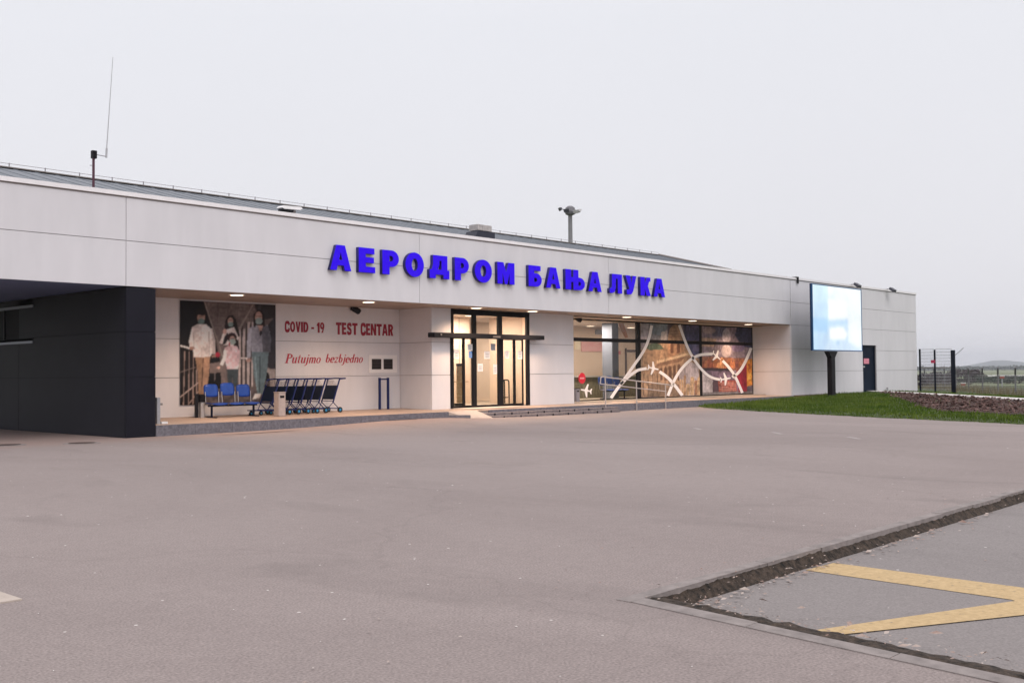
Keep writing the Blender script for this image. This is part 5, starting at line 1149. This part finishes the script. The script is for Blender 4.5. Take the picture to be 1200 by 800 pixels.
# shrubs: stems + scattered leaf faces
def shrub(x, y, w_, h_, m_, lb, dens=500, leafs=.12, seed=0):
    r0 = random.Random(seed); t = thing('bush', (x, y, FZ), lb, 'bush', 'bushes beyond the perimeter fence')
    st = MB(); lf = MB()
    for k in range(16):
        a_ = r0.uniform(0, 6.28); rr_ = r0.uniform(.1, .5)*w_; tip = Vector((x+math.cos(a_)*rr_, y+math.sin(a_)*rr_, FZ+h_*r0.uniform(.6, 1.05))); b0 = Vector((x+math.cos(a_)*rr_*.25, y+math.sin(a_)*rr_*.25, FZ))
        md_ = b0.lerp(tip, .5)+Vector((r0.uniform(-.2, .2), r0.uniform(-.2, .2), 0)); st.tube(b0, md_, .03, 4, .02); st.tube(md_, tip, .02, 4, .006)
        for j in range(5): q = md_.lerp(tip, r0.random()); st.tube(q, q+Vector((r0.uniform(-.5, .5), r0.uniform(-.5, .5), r0.uniform(.1, .5))), .012, 3, .004)
    cl = [(r0.uniform(-.42, .42)*w_, r0.uniform(-.42, .42)*w_, r0.uniform(.25, .85)*h_, r0.uniform(.14, .26)*w_) for _ in range(9)]
    for k in range(dens):
        cx, cy, cz, cr_ = r0.choice(cl); v = Vector((r0.gauss(0, 1), r0.gauss(0, 1), r0.gauss(0, 1))).normalized()*cr_*r0.random()**.4; p_ = Vector((x+cx+v.x, y+cy+v.y, FZ+max(.05, cz+v.z*.8*h_/w_)))
        a1 = Vector((r0.uniform(-1, 1), r0.uniform(-1, 1), r0.uniform(-1, 1))).normalized()*leafs*r0.uniform(.5, 1.3); a2 = a1.cross(Vector((r0.uniform(-1, 1), r0.uniform(-1, 1), r0.uniform(-1, 1))).normalized())*.7
        lf.quad(p_-a1, p_-a2, p_+a1, p_+a2)
    st.build('stems', mat('bark', (.05, .035, .04), .9), t); lf.build('foliage', m_, t)
M_sh1 = mat('purple_bare_foliage', (.050, .038, .048), .9, rgb2=(.09, .065, .07), scale=1); M_sh2 = mat('dark_foliage', (.04, .055, .045), .9, rgb2=(.075, .09, .065), scale=1)
def ground_at(px, dist): d = ray(px, 430); d = d/math.hypot(d[0], d[1]); return d[0]*dist, d[1]*dist
sp = [(1086, 150, 4.5, 2.0, M_sh1, 'bare purplish bush seen through the left gate panel'), (1094, 158, 4.2, 2.2, M_sh1, 'bare purplish bush behind the middle gate post'), (1103, 150, 4.2, 2.0, M_sh1, 'dark bare bush seen through the right gate panel'), (1110, 170, 4.5, 2.4, M_sh1, 'leafless bush just left of the thick gate post'),
      (1127, 178, 4.5, 2.6, M_sh1, 'dark reddish bush right of the thick gate post'), (1134, 185, 4.8, 2.5, M_sh1, 'second dark reddish bush right of the gate'), (1142, 200, 5, 1.7, M_sh2, 'low dark bush left of the far hedge'), (1150, 205, 5.0, 1.5, M_sh2, 'low olive bush before the pale runway strip'),
      (1163, 200, 6, 1.3, M_sh2, 'wide low bush under the hill, left of the red marker'), (1172, 195, 6, 1.5, M_sh2, 'dark bush at the red and white marker'), (1180, 190, 6, 1.3, M_sh2, 'low dark bush right of the red marker'), (1189, 192, 6, 1.4, M_sh2, 'low dark bush near the right edge of the view'), (1198, 196, 6, 1.4, M_sh2, 'low dark bush cut by the right edge of the view')]
for i, (px, di, w_, h_, m_, lb) in enumerate(sp): x, y = ground_at(px, di); shrub(x, y, w_, h_, m_, lb, 900, .16, i)
# runway strip
mb = MB(); x0, y0 = ground_at(1070, 400); x1, y1 = ground_at(1260, 385); x2, y2 = ground_at(1260, 432); x3, y3 = ground_at(1070, 450)
mb.quad((x0, y0, FZ+.02), (x1, y1, FZ+.02), (x2, y2, FZ+.02), (x3, y3, FZ+.02)); mb.build('runway', mat('runway_concrete', (.62, .61, .60), .8, var=.05, scale=.05), kind='structure')
# red and white markers
for px, di, zz, lb in [(1104.5+24, 140, .1, 'small orange marker board on the grass right of the gate'), (1174, 150, .9, 'red and white striped marker cabinet beyond the fence')]:
    x, y = ground_at(px, di); t = thing('airfield_marker', (x, y, FZ), lb, 'marker', 'airfield markers')
    MB().box(x-.05, x+.05, y-.05, y+.05, FZ, FZ+zz+.3).build('stand', M_galv, t)
    MB().box(x-.1, x+.1, y-.26, y+.26, FZ+zz+.35, FZ+zz+.62).build('board', mat('orange_red', (.36, .09, .06), .6), t); MB().box(x-.11, x+.11, y-.27, y+.27, FZ+zz+.63, FZ+zz+.74).build('top_band', M_white, t)

# far tree belt and hills
mb = MB(); r2 = random.Random(11)
for i in range(22000):
    px = r2.uniform(1040, 1290); di = r2.uniform(1800, 5200); x, y = ground_at(px, di); hmax = (2.4+di*.0016)*(1+.35*noise.noise(Vector((px*.07, di*.004, 0)))+.25*noise.noise(Vector((px*.4, 5, 0))))
    p_ = Vector((x, y, FZ+r2.random()**.7*hmax)); a1 = Vector((r2.uniform(-1, 1), r2.uniform(-1, 1), r2.uniform(-1, 1))).normalized()*r2.uniform(1.2, 3.2); a2 = a1.cross(Vector((r2.uniform(-1, 1), r2.uniform(-1, 1), r2.uniform(-1, 1))).normalized())
    mb.quad(p_-a1, p_-a2, p_+a1, p_+a2)
tag(mb.build('far_woods', mat('far_foliage', (.035, .05, .035), .9, var=.2, scale=.1), kind='stuff'), 'hazy belt of far trees along the horizon at the right', 'woods')
def hz(px): return 43*math.exp(-((px-1170)/34.0)**2)+33*math.exp(-((px-1240)/42.0)**2)+8*math.exp(-((px-1105)/40)**2)+6
mb = MB(); rows_ = []
pxs = np.linspace(980, 1480, 160)
for j, (di, f_) in enumerate([(5600, 0), (5850, .35), (6100, .75), (6500, 1.0), (7000, .8), (7600, 0)]):
    row = []
    for px in pxs: d = ray(px, 430); a_ = math.atan2(d[0], d[1]); row.append((math.sin(a_)*di, math.cos(a_)*di, FZ-2+f_*hz(px)*1.0*(1+.05*noise.noise(Vector((px*.09, j*.7, 0))))+(1.2*noise.noise(Vector((px*.4, j, 2))) if 0 < f_ else 0)))
    rows_.append(row)
for j in range(len(rows_)-1):
    for i in range(len(pxs)-1): mb.quad(rows_[j][i], rows_[j][i+1], rows_[j+1][i+1], rows_[j+1][i])
mb.build('hills', mat('hill_forest', (.04, .06, .045), .9, var=.25, scale=.01), kind='structure', smooth=True)

# haze
HZ = True
if HZ:
    m = bpy.data.materials.new('haze_air'); m.use_nodes = True; tt = m.node_tree; tt.nodes.clear()
    oo = tt.nodes.new('ShaderNodeOutputMaterial'); pv = tt.nodes.new('ShaderNodeVolumePrincipled'); pv.inputs['Density'].default_value = 0.00018; pv.inputs['Color'].default_value = (.90, .93, 1.0, 1)
    pv.inputs['Anisotropy'].default_value = .0
    tt.links.new(pv.outputs[0], oo.inputs['Volume'])
    o = MB().box(-8500, 8500, -8500, 8500, -4.0, 110).build('haze', m); tag(o, 'thin pale haze over the fields and hills', 'haze', kind='stuff')
print('objects', len(bpy.data.objects))
